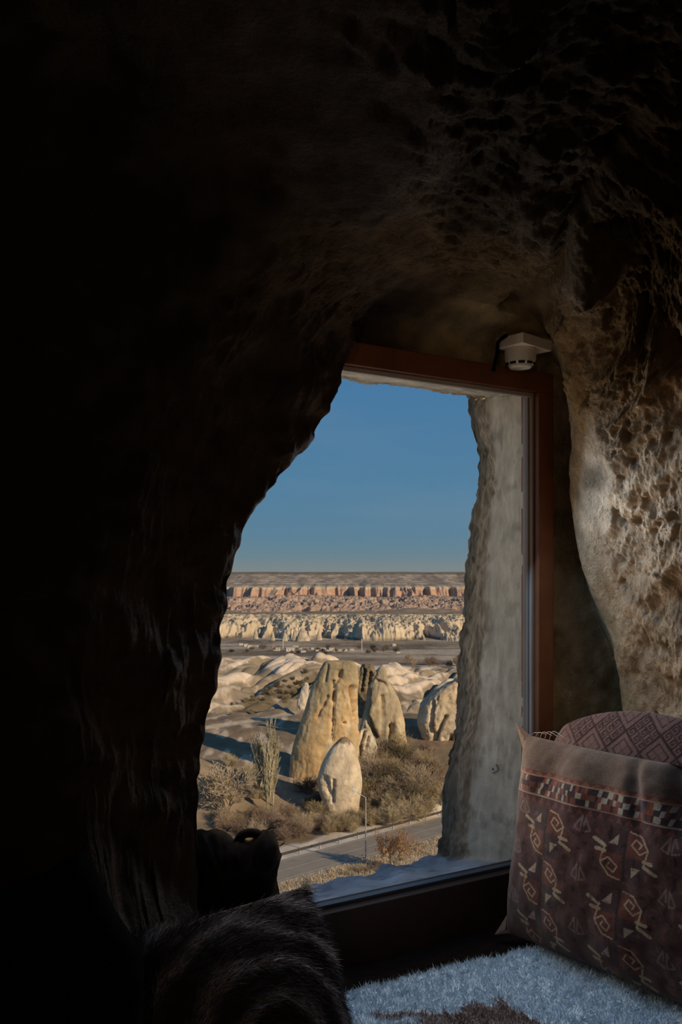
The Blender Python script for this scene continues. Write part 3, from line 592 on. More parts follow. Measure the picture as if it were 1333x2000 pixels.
def height(x, y):
    x = np.asarray(x, float); y = np.asarray(y, float); px = CX + F * x / y
    s3 = lambda l, m=3., o=0.: np.stack([x / l, y / (l * m), np.full(x.shape, o)], -1)
    bad = smooth(172, 186, y) * (1 - smooth(258, 285, y))
    wc = smooth(1230, 1300, y) * (1 - smooth(1560, 1700, y)); rc = smooth(1900, 2000, y) * (1 - smooth(2650, 2800, y)); mc = smooth(2700, 2850, y) * (1 - smooth(3000, 3200, y))
    off = bad * (fbm(s3(26, 2.5), 3) * 16) + wc * ((ridged(s3(34, 6, 4.), 4) - .62) * 130 + fbm(s3(150, 2), 3) * 190 + (px - 680) * .25) + rc * ((ridged(s3(70, 3, 8.), 4) - .62) * 260 + fbm(s3(260, 2), 3) * 260) + mc * ((ridged(s3(42, 8, 2.), 3) - .6) * 95 + fbm(s3(330, 3, 9), 3) * 260)
    z = np.interp(y + off, PD, PZ)
    z = z + (1 - smooth(150, 260, y)) * smooth(123, 132, y) * fbm(s3(9, 1), 4) * .5
    z = z + bad * (np.minimum(np.abs(pn(np.stack([(x - .42 * (y - 220)) / 9.5, y / 34, x * 0 + 3.], -1))) * 2.2, 1.2) ** .6 * 4.0 - 4.2 + np.minimum(np.abs(pn(np.stack([(x - .42 * (y - 220)) / 4.5, y / 12, x * 0 + 9.], -1))) * 2, 1) ** .6 * 1.0 + fbm(s3(4, 2), 2) * .15)
    # left mound in front of the shaded slope, and the right-hand pale hill
    z = z + 5.4 * np.exp(-((px - 360) / 125) ** 2) * np.exp(-((y - 129) / 8.5) ** 2) * (px < 640)
    z = z + smooth(760, 900, px) * np.exp(-((y - 235) / 30) ** 2) * (-3.0) 
    z = z - smooth(610, 720, px) * 3.6 * np.exp(-((y - 262) / 26) ** 2)
    pl_ = smooth(300, 500, y) * (1 - smooth(1300, 1390, y)); z = z + pl_ * fbm(s3(120, 1), 4) * 1.6
    z = z + wc * (ridged(s3(15, 1.5, 6.), 3) - .55) * 10 * smooth(-88, -82, z)
    z = z + rc * (ridged(s3(34, 1.2, 1.), 4) - .5) * 26 * (1 - .6 * smooth(2350, 2700, y))
    z = z + smooth(3000, 3300, y) * fbm(s3(160, .8, 5.), 4) * 5 * (1 - smooth(3650, 4000, y) * .8)
    z = z + smooth(1580, 1750, y) * (1 - smooth(2000, 2200, y)) * (fbm(s3(170, 1.2, 4.), 4) * 9 + (px - 680) * .012)
    z = z + smooth(2060, 2250, y) * (1 - smooth(2700, 2850, y)) * fbm(s3(240, 1., 14.), 3) * 11
    z = z + smooth(2990, 3150, y) * (1 - smooth(3600, 3900, y)) * (ridged(s3(150, 5, 15.), 3) - .6) * -12
    t, w = roadco(x, y)
    k = (1 - smooth(3.6, 6, np.abs(w))) * (y < 150); z = z * (1 - k) - 33.05 * k
    return z + EZ
def tcolor(x, y, z, slope):
    px = CX + F * x / y; py = HY - F * (z - EZ) / y
    A = lambda c: np.array(c)[None, :]
    n1 = fbm(np.stack([x / 14, y / 30, x * 0], -1), 4); n2 = fbm(np.stack([x / 3, y / 7, x * 0 + 3], -1), 4); zf = z - EZ
    c = A((.235, .165, .10)) * np.ones((len(x), 1))
    def mixin(c, k, col): k = np.clip(k, 0, 1)[:, None]; return c * (1 - k) + A(col) * k
    c = mixin(c, smooth(.05, .5, n1), (.37, .265, .165)); c = mixin(c, smooth(.15, .6, n2) * .6, (.16, .125, .075))
    t, w = roadco(x, y)
    near = (y < 150)
    c = mixin(c, near * smooth(7.6, 6.4, w + 1.0 * n2) * (w > -3), (.60, .49, .37))            # gravel bank beyond the guard rail
    c = mixin(c, near * smooth(-2.6, -3.4, w), (.50, .375, .25)); c = mixin(c, near * smooth(-2.6, -3.4, w) * smooth(0, .4, n2), (.36, .25, .15))
    hl = (y > 129) & (y < 190)
    c = mixin(c, hl * .8 * (px < 640), (.255, .18, .115)); c = mixin(c, hl * smooth(.1, .5, n2) * (px < 640), (.48, .36, .25))
    pth = np.abs(py - np.interp(px, [380, 400, 480, 560, 600], [1428, 1421, 1410, 1395, 1389])); c = mixin(c, hl * (1 - smooth(2, 5, pth)), (.50, .39, .27))
    mound = np.exp(-((px - 380) / 130) ** 2) * np.exp(-((y - 127) / 8) ** 2); c = mixin(c, mound * 1.3, (.30, .215, .13))
    # badlands: bare pale tuff on the ribs, scrub in the gullies
    bad = smooth(172, 184, y) * (1 - smooth(285, 300, y)); rib = np.abs(pn(np.stack([(x - .42 * (y - 220)) / 9.5, y / 34, x * 0 + 3.], -1))) + .07 * n2
    bare = smooth(.13, .24, rib); lim = np.interp(px, [380, 420, 480, 560, 610, 640, 700, 760, 800, 920, 1000], [1400, 1388, 1372, 1318, 1292, 1300, 1300, 1330, 1370, 1415, 1420])
    bare = np.where(py < lim + 12 * n1, np.maximum(bare, .25), bare * .25)
    c = mixin(c, bad, (.155, .115, .068)); c = mixin(c, bad * smooth(.25, .6, n2) * .7, (.38, .28, .19)); c = mixin(c, bad * bare, (.62, .475, .335))
    pln = smooth(285, 330, y); c = mixin(c, pln, (.33, .245, .165)); n3 = fbm(np.stack([x / 60, y / 160, x * 0 + 7], -1), 4); n4 = fbm(np.stack([x / 200, y / 60, x * 0 + 2], -1), 4)
    c = mixin(c, pln * smooth(.05, .4, n3), (.17, .13, .095)); c = mixin(c, pln * smooth(.05, .35, n4), (.46, .36, .25)); c = mixin(c, pln * (y < 1230) * smooth(.2, .5, -n4) * .7, (.15, .115, .075))
    wcl = smooth(1225, 1250, y) * np.where(y > 1450, 1., smooth(-87, -84, zf))
    c = mixin(c, wcl, (.25, .19, .13)); st = smooth(.22, .55, slope + .15 * n3); c = mixin(c, wcl * st * (1 - smooth(1640, 1760, y)), (.56, .43, .28))
    rcl = smooth(1800, 1960, y); c = mixin(c, rcl * .9, (.24, .175, .13)); c = mixin(c, rcl * smooth(.12, .4, slope + .1 * n3), (.43, .285, .20)); c = mixin(c, rcl * smooth(.1, .5, n4) * .5, (.50, .37, .26))
    mcl = smooth(2700, 2800, y); stp = smooth(.25, .7, slope)
    c = mixin(c, mcl * stp * (zf < -28), (.47, .28, .18)); c = mixin(c, smooth(2700, 2800, y) * (zf > -34) * (zf < -25), (.54, .41, .27))
    up = smooth(-26, -21, zf) * mcl; band = .5 + .5 * np.sin(zf * 1.05 + 2.4 * n3); c = mixin(c, up, (.29, .225, .165)); c = mixin(c, up * smooth(.45, .9, band) * smooth(-.3, .3, n3) * (1 - smooth(12, 20, zf)), (.52, .42, .31)); c = mixin(c, up * smooth(14, 20, zf), (.21, .165, .12))
    return np.clip(c * (1 + .16 * n2 + .1 * n3)[:, None], .02, .9)
def land():
    pys = []; fine = np.concatenate([np.linspace(50, 94, 14), np.linspace(95, 130, 70), np.linspace(131, 190, 110), np.linspace(191, 290, 190), np.geomspace(296, 1222, 64), np.linspace(1232, 1640, 190), np.linspace(1648, 1900, 50), np.linspace(1908, 2700, 170), np.linspace(2706, 3050, 90), np.linspace(3060, 4100, 90), np.linspace(4150, 4800, 8)])
    us = np.concatenate([np.linspace(-.50, -.20, 60), np.linspace(-.199, .165, 520), np.linspace(.167, .42, 60)])
    Y, Uu = np.meshgrid(fine, us, indexing='ij'); X = Y * Uu; Z = height(X.ravel(), Y.ravel()).reshape(X.shape)
    dzy = np.gradient(Z, axis=0) / np.gradient(Y, axis=0); dzx = np.gradient(Z, axis=1) / np.gradient(X, axis=1); slope = np.hypot(dzx, dzy)
    col = tcolor(X.ravel(), Y.ravel(), Z.ravel(), slope.ravel()).reshape(X.shape + (3,))
    G = np.stack([X, Y, Z], -1)
    for nm, a, b, mt, lab, cat in (('valley_ground', 0, 171, 'terrain', None, None), ('badland_hill', 171, 292, 'terrain', 'pale smooth badland hill with scrub gullies behind the spires', 'hill'), ('valley_plain', 292, 1236, 'far', None, None),
                                   ('white_cliff', 1236, 1760, 'far', 'band of cream fluted cliffs beyond the village', 'cliff'), ('red_ridge', 1760, 2740, 'far', 'reddish eroded ridges below the flat mesa', 'ridge'), ('mesa', 2740, 9999, 'far', 'long flat topped mesa with a red cliff on the skyline', 'mesa')):
        i = np.where((fine >= a) & (fine <= b))[0]; i0, i1 = i[0], min(i[-1] + 2, len(fine)); g_ = G[i0:i1]
        o = mesh(nm, g_.reshape(-1, 3), gridF(g_.shape[0], g_.shape[1])[:, ::-1], M[mt], col=col[i0:i1].reshape(-1, 3)); tag(o, lab, cat); o['kind'] = 'structure' if lab is None else 'thing'
land()
def ground(px, py):                    # the ground point seen at a pixel
    d = np.linspace(92, 1330, 9000); x = (px - CX) / F * d; z = height(x, d); yy = HY - F * (z - EZ) / d
    k = np.argmax(yy <= py); return np.array([x[k], d[k], z[k]])

# ------------------------------------------------------------------ rock spires
def rock(name, rows, d, mat, colf, label, depth=.8, amp=.05, ns=130, nr=150, carve=(), power=2.9, lean=0, seed=0):
    rows = sorted(rows, key=lambda r: -r[0]); py = np.array([r[0] for r in rows], float); t = np.linspace(0, 1, len(rows)); tt = np.linspace(0, 1, nr)
    s = catmull(np.array(rows, float), nr); th = np.linspace(0, 2 * math.pi, ns, endpoint=False)
    ct, sn = np.cos(th), np.sin(th); sx = np.sign(ct) * np.abs(ct) ** (2 / power); sy = np.sign(sn) * np.abs(sn) ** (2 / power)
    cx_ = (s[:, 1] + s[:, 2]) / 2; hw = (s[:, 2] - s[:, 1]) / 2 / F * d; hw = np.maximum(hw, .05)
    bd = depth * np.maximum(hw, 0)
    X = (cx_[:, None] - CX) / F * d + hw[:, None] * sx; Yy = d + lean * tt[:, None] + bd[:, None] * sy; Z = (EZ - (s[:, 0] - HY) / F * d)[:, None] * np.ones(ns)
    G = np.stack([X, Yy, Z], -1); N = np.stack([ct[None] * np.ones((nr, 1)), sn[None] * np.ones((nr, 1)), np.zeros((nr, ns))], -1)
    v = G.reshape(-1, 3) + seed * 13.7; L = hw.max(); R = lambda a: a.reshape(nr, ns)
    dsp = R(fbm(v * np.array([1, 1, .45]) / L * 1.6, 4)) * amp * L * 1.5 - smooth(.25, .6, R(fbm(v * np.array([1, 1, .3]) / L * 3.4, 3))) * amp * L * .9 + R(fbm(v / L * 9, 3)) * amp * L * .35 + R(fbm(v * np.array([1, 1, .5]) / L * 22, 2)) * amp * L * .14
    px, pyy = proj(G.reshape(-1, 3)); px, pyy = R(px), R(pyy); front = (sn < .2)[None, :]
    wob = 2.2 * R(fbm(v / L * 5, 2))
    for pts, wd, dp in carve:
        dd = np.full(px.shape, 1e9)
        for i in range(len(pts) - 1):
            (x0, y0), (x1, y1) = pts[i], pts[i + 1]; dx, dy = x1 - x0, y1 - y0; q = np.clip(((px - x0) * dx + (pyy - y0) * dy) / (dx * dx + dy * dy), 0, 1); dd = np.minimum(dd, np.hypot(px - x0 - q * dx, pyy - y0 - q * dy))
        dsp -= front * dp * np.exp(-(np.maximum(dd + wob * min(1, wd / 4), 0) / wd) ** 2)
    edge = smooth(0, .06, 1 - tt)[:, None]
    G = G + N * (dsp * edge)[..., None]; G[..., 2] += (R(fbm(v / L * 4 + 30, 3)) * amp * L * .5) * (1 - .5 * edge)
    col = colf(px, pyy, G.reshape(-1, 3), L)
    Fc = np.concatenate([gridF(nr, ns, True)]); V = G.reshape(-1, 3); top = G[-1].mean(0)[None] + [[0, 0, .15]]
    V = np.concatenate([V, top]); Fl = [tuple(f) for f in Fc] + [((nr - 1) * ns + k, (nr - 1) * ns + (k + 1) % ns, nr * ns) for k in range(ns)]
    o = mesh(name, V, Fl, mat, col=np.concatenate([col, col[-1:]])); tag(o, label, 'rock'); return o
def ochre_col(base, top, pale, topy, soft=40, cap=None):
    def f(px, py, v, L):
        n1 = fbm(v / L * 2.2, 4); n2 = fbm(v * np.array([1, 1, .35]) / L * 5 + 7, 4); n3 = fbm(v / L * 1.1 + 19, 3)
        c = np.tile(np.array(base, float), (len(v), 1)); k = smooth(0, .55, n2)[:, None]; c = c * (1 - k) + np.array(pale) * k
        k = smooth(.05, .45, n3)[:, None] * .7; c = c * (1 - k) + np.array(top) * k
        k = smooth(topy + soft, topy - soft, py.ravel() + 16 * n1)[:, None]; c = c * (1 - k * .8) + np.array(top) * k * .8
        if cap: k = smooth(cap + 4, cap - 3, py.ravel() + 7 * n2)[:, None]; c = c * (1 - k) + np.array((.26, .18, .11)) * k
        return np.clip(c * (1 + .22 * n1)[:, None], .03, .9)
    return f
OCH = ((.56, .365, .175), (.34, .255, .145), (.60, .45, .27))
rock('rock_spire', [(1570, 558, 704), (1535, 563, 702), (1500, 567, 701), (1460, 572, 702), (1430, 580, 703), (1405, 589, 702), (1380, 597, 700), (1350, 606, 699), (1330, 614, 700), (1315, 621, 699), (1303, 627, 697), (1297, 630, 695), (1293, 633, 692), (1291, 640, 686)], 137, M['spire'], ochre_col(*OCH, 1335, 26),
     'broad ochre rock spire left of the dark cleft', depth=.55, amp=.024, ns=160, nr=180, seed=1, power=2.5,
     carve=[([(651, 1330), (652, 1380), (650, 1445)], 1.8, .8), ([(668, 1310), (655, 1340), (652, 1370)], 3, .5), ([(690, 1345), (700, 1420)], 5, 1.5), ([(620, 1400), (640, 1360)], 3, .4), ([(663, 1312), (664, 1322)], 4, .5), ([(640, 1300), (635, 1330)], 3, .4), ([(673, 1412), (676, 1412)], 1.6, 1.2)])
rock('rock_spire', [(1530, 690, 812), (1500, 692, 806), (1480, 693, 801), (1450, 696, 794), (1430, 701, 791), (1400, 707, 788), (1370, 714, 780), (1345, 719, 769), (1330, 729, 760), (1318, 736, 758), (1308, 738, 757), (1303, 742, 753)], 147, M['spire'], ochre_col((.50, .36, .20), (.37, .29, .19), (.56, .44, .28), 1330, 20),
     'tapering ochre rock spire with a knob top right of the cleft', depth=.7, amp=.026, ns=140, nr=160, seed=2,
     carve=[([(720, 1350), (714, 1395), (726, 1425), (735, 1440)], 4, 1.6), ([(768, 1420), (766, 1470)], 5, 1.8), ([(746, 1360), (748, 1440)], 3, .5), ([(757, 1470), (760, 1474)], 3.5, 1.5), ([(737, 1330), (755, 1336)], 3, .6)])
rock('rock_hoodoo', [(1400, 690, 738), (1370, 692, 736), (1345, 690, 738), (1330, 696, 736), (1318, 704, 737), (1306, 702, 732), (1298, 708, 728)], 153, M['spire'], ochre_col((.26, .19, .115), (.20, .15, .09), (.34, .25, .15), 1330, 20),
     'dark jagged rock top wedged between the two ochre spires', amp=.10, ns=110, nr=110, seed=3, carve=[([(712, 1310), (706, 1350)], 3, 1.0), ([(725, 1315), (722, 1350)], 3, 1.0)])
rock('low_rock', [(1500, 684, 742), (1475, 688, 739), (1455, 690, 736), (1440, 694, 731), (1430, 700, 726), (1424, 707, 719)], 139, M['spire'], ochre_col((.56, .46, .32), (.38, .30, .20), (.64, .54, .39), 1420, 6),
     'low cream rock foot with a split between the spires', amp=.05, ns=110, nr=90, seed=4, carve=[([(712, 1430), (705, 1452), (700, 1480)], 3, 1.0), ([(722, 1440), (714, 1462)], 2.5, .7)])
rock('boulder', [(1585, 633, 701), (1562, 629, 703), (1545, 624, 706), (1522, 621, 707), (1500, 626, 704), (1480, 635, 699), (1462, 646, 694), (1450, 657, 688), (1444, 664, 683), (1441, 668, 679)], 124, M['spire'], ochre_col((.66, .50, .33), (.58, .44, .29), (.68, .54, .37), 1400, 5, cap=1452),
     'rounded cream boulder with a brown cap in front of the spires', depth=.8, amp=.013, ns=140, nr=140, seed=5, carve=[([(634, 1522), (644, 1550)], 7, .5), ([(652, 1525), (650, 1565)], 3, .5)])
rock('rock_outcrop', [(1535, 838, 990), (1505, 842, 985), (1480, 848, 985), (1455, 838, 980), (1440, 826, 980), (1410, 815, 975), (1385, 818, 975), (1365, 828, 970), (1350, 850, 970), (1335, 872, 965), (1325, 890, 960)], 157, M['spire'], ochre_col((.66, .52, .34), (.58, .40, .22), (.68, .57, .41), 1380, 50),
     'large cream and ochre rock outcrop beside the right window jamb', depth=.6, amp=.05, ns=170, nr=150, seed=6, carve=[([(846, 1372), (843, 1420), (850, 1440)], 3, 1.6), ([(870, 1400), (850, 1440), (838, 1470)], 3, 1.4), ([(884, 1440), (866, 1480), (860, 1500)], 4, 1.6)])
rock('small_rock', [(1385, 580, 600), (1365, 582, 602), (1345, 589, 603), (1334, 595, 602)], 176, M['spire'], ochre_col((.62, .50, .37), (.5, .4, .3), (.66, .55, .42), 1330, 5), 'small pale rock knob behind the broad spire on its left', amp=.06, ns=60, nr=50, seed=7)

for i, (x, y, w_, h_, lab) in enumerate([(500, 1243, 8, 15, 'leftmost tiny cream pinnacle standing before the white cliffs'), (533, 1246, 7, 14, 'slim cream pinnacle second from the left before the white cliffs'), (557, 1247, 9, 11, 'short cream pinnacle third from the left before the white cliffs'),
                                     (576, 1246, 8, 16, 'cream pinnacle left of the broad cream block before the cliffs'), (592, 1247, 22, 20, 'broad cream rock block standing before the white cliffs'), (624, 1245, 9, 15, 'cream pinnacle right of the broad cream block before the cliffs')]):
    rock('pinnacle', [(y + 5, x - w_ * .62, x + w_ * .62), (y, x - w_ * .55, x + w_ * .55), (y - h_ * .5, x - w_ * .42, x + w_ * .40), (y - h_ * .85, x - w_ * .26, x + w_ * .22), (y - h_, x - w_ * .12, x + w_ * .1)], 1225., M['far'], ochre_col((.52, .41, .28), (.40, .31, .21), (.58, .47, .33), 1100, 5), lab, amp=.05, ns=40, nr=30, seed=20 + i)
# ------------------------------------------------------------------ road, lines, guard rail, street lamp
def strip(name, w0, w1, t0, t1, zo, mat, parent=None, n=60, hgt=.0):
    t = np.linspace(t0, t1, n); V = []
    for tt in t:
        for w in (w0, w1): q = RDc + RDv * tt + RDn * w; V.append((q[0], q[1], EZ - 33.0 + zo))
    return mesh(name, V, [tuple(f) for f in gridF(n, 2)], mat, parent, False)
road = empty('road', (0, 0, 0)); road['kind'] = 'structure'
strip('asphalt', -2.95, 2.95, -40, 60, .03, M['asphalt'], road); strip('edge_line', -2.62, -2.48, -40, 60, .036, M['paint'], road); strip('edge_line', 2.48, 2.62, -40, 60, .036, M['paint'], road); strip('centre_line', -.12, .0, -40, 60, .036, M['paint'], road)
gr = empty('guard_rail', (RDc[0], RDc[1], EZ - 33)); tag(gr, 'long low metal guard rail along the far road edge', 'guard rail')
prof = [(0, .42), (.05, .47), (.05, .52), (0, .57), (.05, .62), (.05, .67), (0, .72)]
V = []
for tt in np.linspace(-30, 45, 60):
    for a, b in prof: q = RDv * tt + RDn * (3.35 - a); V.append((q[0], q[1], b))
mesh('rail', V, [tuple(f) for f in gridF(60, len(prof))], M['rail'], gr, False)
pm = None
for tt in np.arange(-28.6, 44, 3.2):
    q = RDv * tt + RDn * 3.45
    if pm is None: pm = box('post', (0, 0, .36), np.array([[RDv[0], RDv[1], 0], [RDn[0], RDn[1], 0], [0, 0, 1]]), (.05, .07, .40), M['post'], gr); p_ = pm
    else: p_ = pm.copy(); C.objects.link(p_)
    p_.location = (q[0], q[1], 0)
sb = ground(715, 1684); sbp = np.array([2.86, 103.6, EZ - 33.05]); lampo = empty('street_lamp', sbp); tag(lampo, 'tall thin street lamp with one arm on the near road edge', 'street lamp')
path_tube('pole', [(0, 0, -.1), (0, 0, 4), (0, 0, 7.75)], .085, M['post'], lampo, n=12, taper=lambda t: 1.1 - .4 * t)
arm = path_tube('arm', [(0, 0, 7.70), (-.5, .05, 8.0), (-1.05, .1, 8.42)], .05, M['post'], lampo, n=12)
box('lamp_head', (-1.25, .12, 8.56), np.array([[-.82, .08, .56], [.1, .995, 0], [.56, -.05, .82]]), (.33, .14, .07), M['lamp'], arm, .02)

# ------------------------------------------------------------------ bare trees and shrubs
def grow(style, h, rg):
    S = []
    def br(p, d, L, r, lvl):
        n = 3 if lvl == 0 else 2
        for k in range(n):
            d2 = d + rg.normal(size=3) * style['wob']; d2[2] += style['up']; d2 /= np.linalg.norm(d2); q = p + d2 * L / n; r2 = max(r * .78, style['rmin']); S.append((p, q, r, r2, lvl)); p, d, r = q, d2, r2
            if lvl < style['lv'] and (lvl > 0 or k > 0 or style['low']):
                for j in range(style['nb'][lvl]):
                    a = rg.normal(size=3); a -= d * (a @ d); a /= np.linalg.norm(a); ang = style['ang'] * rg.uniform(.6, 1.3); br(p, d * math.cos(ang) + a * math.sin(ang), L * style['sh'] * rg.uniform(.7, 1.2), max(r * .6, style['rmin']), lvl + 1)
    for k in range(style['stems']):
        a = rg.uniform(0, 6.28); sp_ = style['spread'] * rg.uniform(.2, 1); br(np.array([math.cos(a), math.sin(a), 0]) * .06 * h * sp_, np.array([math.cos(a) * sp_, math.sin(a) * sp_, 1.]), h * style['trunk'] * rg.uniform(.8, 1.1), style['r0'] * h, 0)
    return S
ST = dict(
    fan=dict(wob=.10, up=.04, lv=3, nb=[3, 3, 3], ang=.62, sh=.62, stems=3, spread=.55, trunk=.5, r0=.016, rmin=.011, low=True),
    round=dict(wob=.14, up=.03, lv=3, nb=[3, 4, 4], ang=.75, sh=.60, stems=3, spread=.45, trunk=.48, r0=.018, rmin=.013, low=False),
    poplar=dict(wob=.025, up=.10, lv=2, nb=[9, 3], ang=.26, sh=.34, stems=7, spread=.13, trunk=.95, r0=.007, rmin=.012, low=True),
    shrub=dict(wob=.16, up=.05, lv=2, nb=[4, 4], ang=.7, sh=.60, stems=13, spread=1.15, trunk=.62, r0=.010, rmin=.013, low=True),
    scrub=dict(wob=.12, up=.06, lv=2, nb=[3, 4], ang=.5, sh=.55, stems=18, spread=.8, trunk=.66, r0=.008, rmin=.012, low=True))
PROTO = {}
def proto(style, h, seed):
    key = (style, seed)
    if key not in PROTO:
        S = grow(ST[style], h, np.random.default_rng(seed)); pts = {}
        for nm, sel in (('stem', [s for s in S if s[4] == 0]), ('twigs', [s for s in S if s[4] > 0])):
            o = tubes(nm, [s[0] for s in sel], [s[1] for s in sel], [s[2] for s in sel], [s[3] for s in sel], M['bark'], None, 5 if nm == 'stem' else 3)
            pts[nm] = o.data; bpy.data.objects.remove(o)
        PROTO[key] = (pts, max(s[1][2] for s in S))
    return PROTO[key]
def plant(name, px, py, hpx, style, mat, seed, label, cat, group=None, wx=1., rz=None, at=None):
    g_ = ground(px, py) if at is None else np.array(at); pts, zmax = proto(style, 3., seed); s = hpx / F * g_[1] / zmax
    e = empty(name, g_ - np.array([0, 0, .08]), random.uniform(0, 6.28) if rz is None else rz); e.scale = (s * wx, s * wx, s); tag(e, label, cat, group)
    for nm, md in pts.items():
        c = bpy.data.objects.new(nm, md); C.objects.link(c); c.parent = e
        if nm == 'twigs': c['kind'] = 'stuff'
        if not (nm == 'stem' and style in ('fan', 'round')): c.material_slots[0].link = 'OBJECT'; c.material_slots[0].material = M[mat]
    return e
plant('bare_tree', 765, 1689, 102, 'round', 'twig_orange', 11, 'round orange brown bare tree beside the street lamp', 'tree', at=(5.9, 101.0, EZ - 33.1), wx=.74)
plant('bare_tree', 447, 1592, 118, 'fan', 'twig_tan', 12, 'large fan shaped bare tree on the left grassy mound', 'tree', wx=1.25)
for i, (x, y, h, sd, lab) in enumerate([(506, 1560, 128, 21, 'shorter leftmost poplar of the pale poplar clump'), (524, 1592, 150, 22, 'middle poplar rising in front of the pale poplar clump'), (534, 1575, 178, 23, 'tallest pale poplar at the right of the clump')]):
    plant('poplar_tree', x, y, h, 'poplar', 'twig_poplar', sd, lab, 'tree', wx=.78)
plant('bare_tree', 608, 1618, 40, 'round', 'twig_straw', 14, 'small pale forked tree left of the boulder foot', 'tree')
plant('bare_tree', 550, 1632, 46, 'round', 'twig_purple', 15, 'small dark trunked tree above the left road bend', 'tree', wx=1.2)
plant('shrub', 838, 1492, 62, 'fan', 'twig_purple', 16, 'purple brown leafless bush at the foot of the right outcrop', 'shrub', wx=1.0)
plant('shrub', 694, 1560, 44, 'fan', 'twig_purple', 17, 'wiry purple shrub at the right foot of the boulder', 'shrub', wx=1.3)
plant('shrub', 632, 1572, 34, 'shrub', 'twig_dark', 19, 'dark bush covering the left foot of the boulder', 'shrub', wx=1.2)
plant('shrub', 668, 1578, 24, 'shrub', 'twig_olive', 19, 'low olive bush in front of the middle of the boulder', 'shrub', wx=1.4)
plant('shrub', 602, 1552, 46, 'shrub', 'twig_dark', 18, 'dark dense shrub at the foot of the broad spire', 'shrub', wx=1.2)
ORD = ['first', 'second', 'third', 'fourth', 'fifth', 'sixth', 'seventh', 'eighth', 'ninth', 'tenth', 'eleventh', 'twelfth']
def rank(items, word, where, ROW=('front', 'second', 'third', 'fourth', 'fifth', 'sixth', 'seventh')):   # items: (px, py, object): rows from the front, ordinals from the left
    items = sorted(items, key=lambda q: -q[1]); nr = max(1, math.ceil(len(items) / 7)); per = math.ceil(len(items) / nr)
    for r in range(nr):
        rn = ('back' if r == nr - 1 and nr > 1 else ROW[r]); row = sorted(items[r * per:(r + 1) * per], key=lambda q: q[0])
        for i, (x, y, o) in enumerate(row): o['label'] = f"{ORD[i]} {word} from the left in the {rn} row {where}"
def thicket(n, poly, hr, kinds, word, where, group, seed0, name='shrub', cat='shrub'):
    rg = random.Random(seed0); k = 0; xs = [q[0] for q in poly]; ys = [q[1] for q in poly]; got = []; tries = 0
    while k < n and tries < 6000:
        tries += 1; x, y = rg.uniform(min(xs), max(xs)), rg.uniform(min(ys), max(ys)); ins = False; j = len(poly) - 1
        for i in range(len(poly)):
            if (poly[i][1] > y) != (poly[j][1] > y) and x < (poly[j][0] - poly[i][0]) * (y - poly[i][1]) / (poly[j][1] - poly[i][1]) + poly[i][0]: ins = not ins
            j = i
        if not ins or any(abs(x - a) < hr[0] * .45 and abs(y - b) < hr[0] * .16 for a, b, _ in got): continue
        st, mt = rg.choice(kinds); o = plant(name, x, y, rg.uniform(*hr), st, mt, 30 + rg.randrange(2), 'x', cat, group, wx=rg.uniform(.9, 1.35)); got.append((x, y, o)); k += 1
    rank(got, word, where)
thicket(34, [(700, 1500), (780, 1470), (800, 1495), (865, 1520), (866, 1560), (800, 1580), (720, 1575), (705, 1550)], (40, 70), [('shrub', 'twig_olive'), ('scrub', 'twig_olive'), ('shrub', 'twig_tan'), ('shrub', 'twig_purple'), ('shrub', 'twig_dark')], 'brown shrub', 'of thicket below right spire', 'thicket shrubs below the right spire', 1)
thicket(16, [(745, 1590), (800, 1570), (866, 1565), (866, 1590), (800, 1612), (750, 1618)], (30, 52), [('scrub', 'twig_straw'), ('scrub', 'twig_straw'), ('shrub', 'twig_tan')], 'straw coloured shrub', 'above right gravel bank', 'straw shrubs above the gravel bank', 2)
thicket(14, [(640, 1610), (690, 1600), (735, 1600), (735, 1620), (690, 1632), (640, 1636)], (22, 38), [('scrub', 'twig_straw'), ('scrub', 'twig_olive')], 'pale yellowish shrub', 'behind the street lamp', 'pale shrubs behind the street lamp', 3)
thicket(16, [(600, 1575), (720, 1570), (740, 1590), (640, 1600), (600, 1600)], (16, 30), [('shrub', 'twig_dark'), ('shrub', 'twig_olive'), ('scrub', 'twig_dark')], 'low dark shrub', 'below the boulder', 'dark shrubs below the boulder', 4)
thicket(26, [(420, 1600), (520, 1595), (620, 1600), (640, 1620), (600, 1640), (560, 1645), (500, 1640), (420, 1640)], (26, 46), [('shrub', 'twig_purple'), ('shrub', 'twig_purple'), ('shrub', 'twig_tan'), ('shrub', 'twig_olive')], 'purple brown shrub', 'below the poplars', 'purple shrubs below the poplars', 5)
thicket(28, [(400, 1490), (450, 1490), (540, 1530), (560, 1560), (480, 1570), (400, 1560)], (14, 26), [('scrub', 'twig_tan'), ('scrub', 'twig_straw')], 'tan scrub tuft', 'on left grassy mound', 'scrub tufts on the left mound', 6)
thicket(16, [(670, 1706), (745, 1690), (790, 1678), (790, 1690), (730, 1712), (670, 1722)], (10, 18), [('fan', 'twig_purple'), ('scrub', 'twig_straw')], 'wiry weed', 'on near road verge', 'weeds on the near verge', 7, 'weed', 'weed')
thicket(42, [(430, 1385), (600, 1310), (600, 1330), (560, 1375), (440, 1400)], (6, 13), [('shrub', 'twig_dark'), ('shrub', 'twig_olive')], 'dark scrub bush', 'left of broad spire', 'scrub bushes on the left slope', 8)
thicket(12, [(790, 1296), (905, 1290), (905, 1304), (800, 1304)], (14, 24), [('fan', 'twig_purple'), ('shrub', 'twig_dark'), ('fan', 'twig_tan')], 'bare tree', 'behind right pale hill', 'bare trees behind the right hill', 9, 'bare_tree', 'tree')
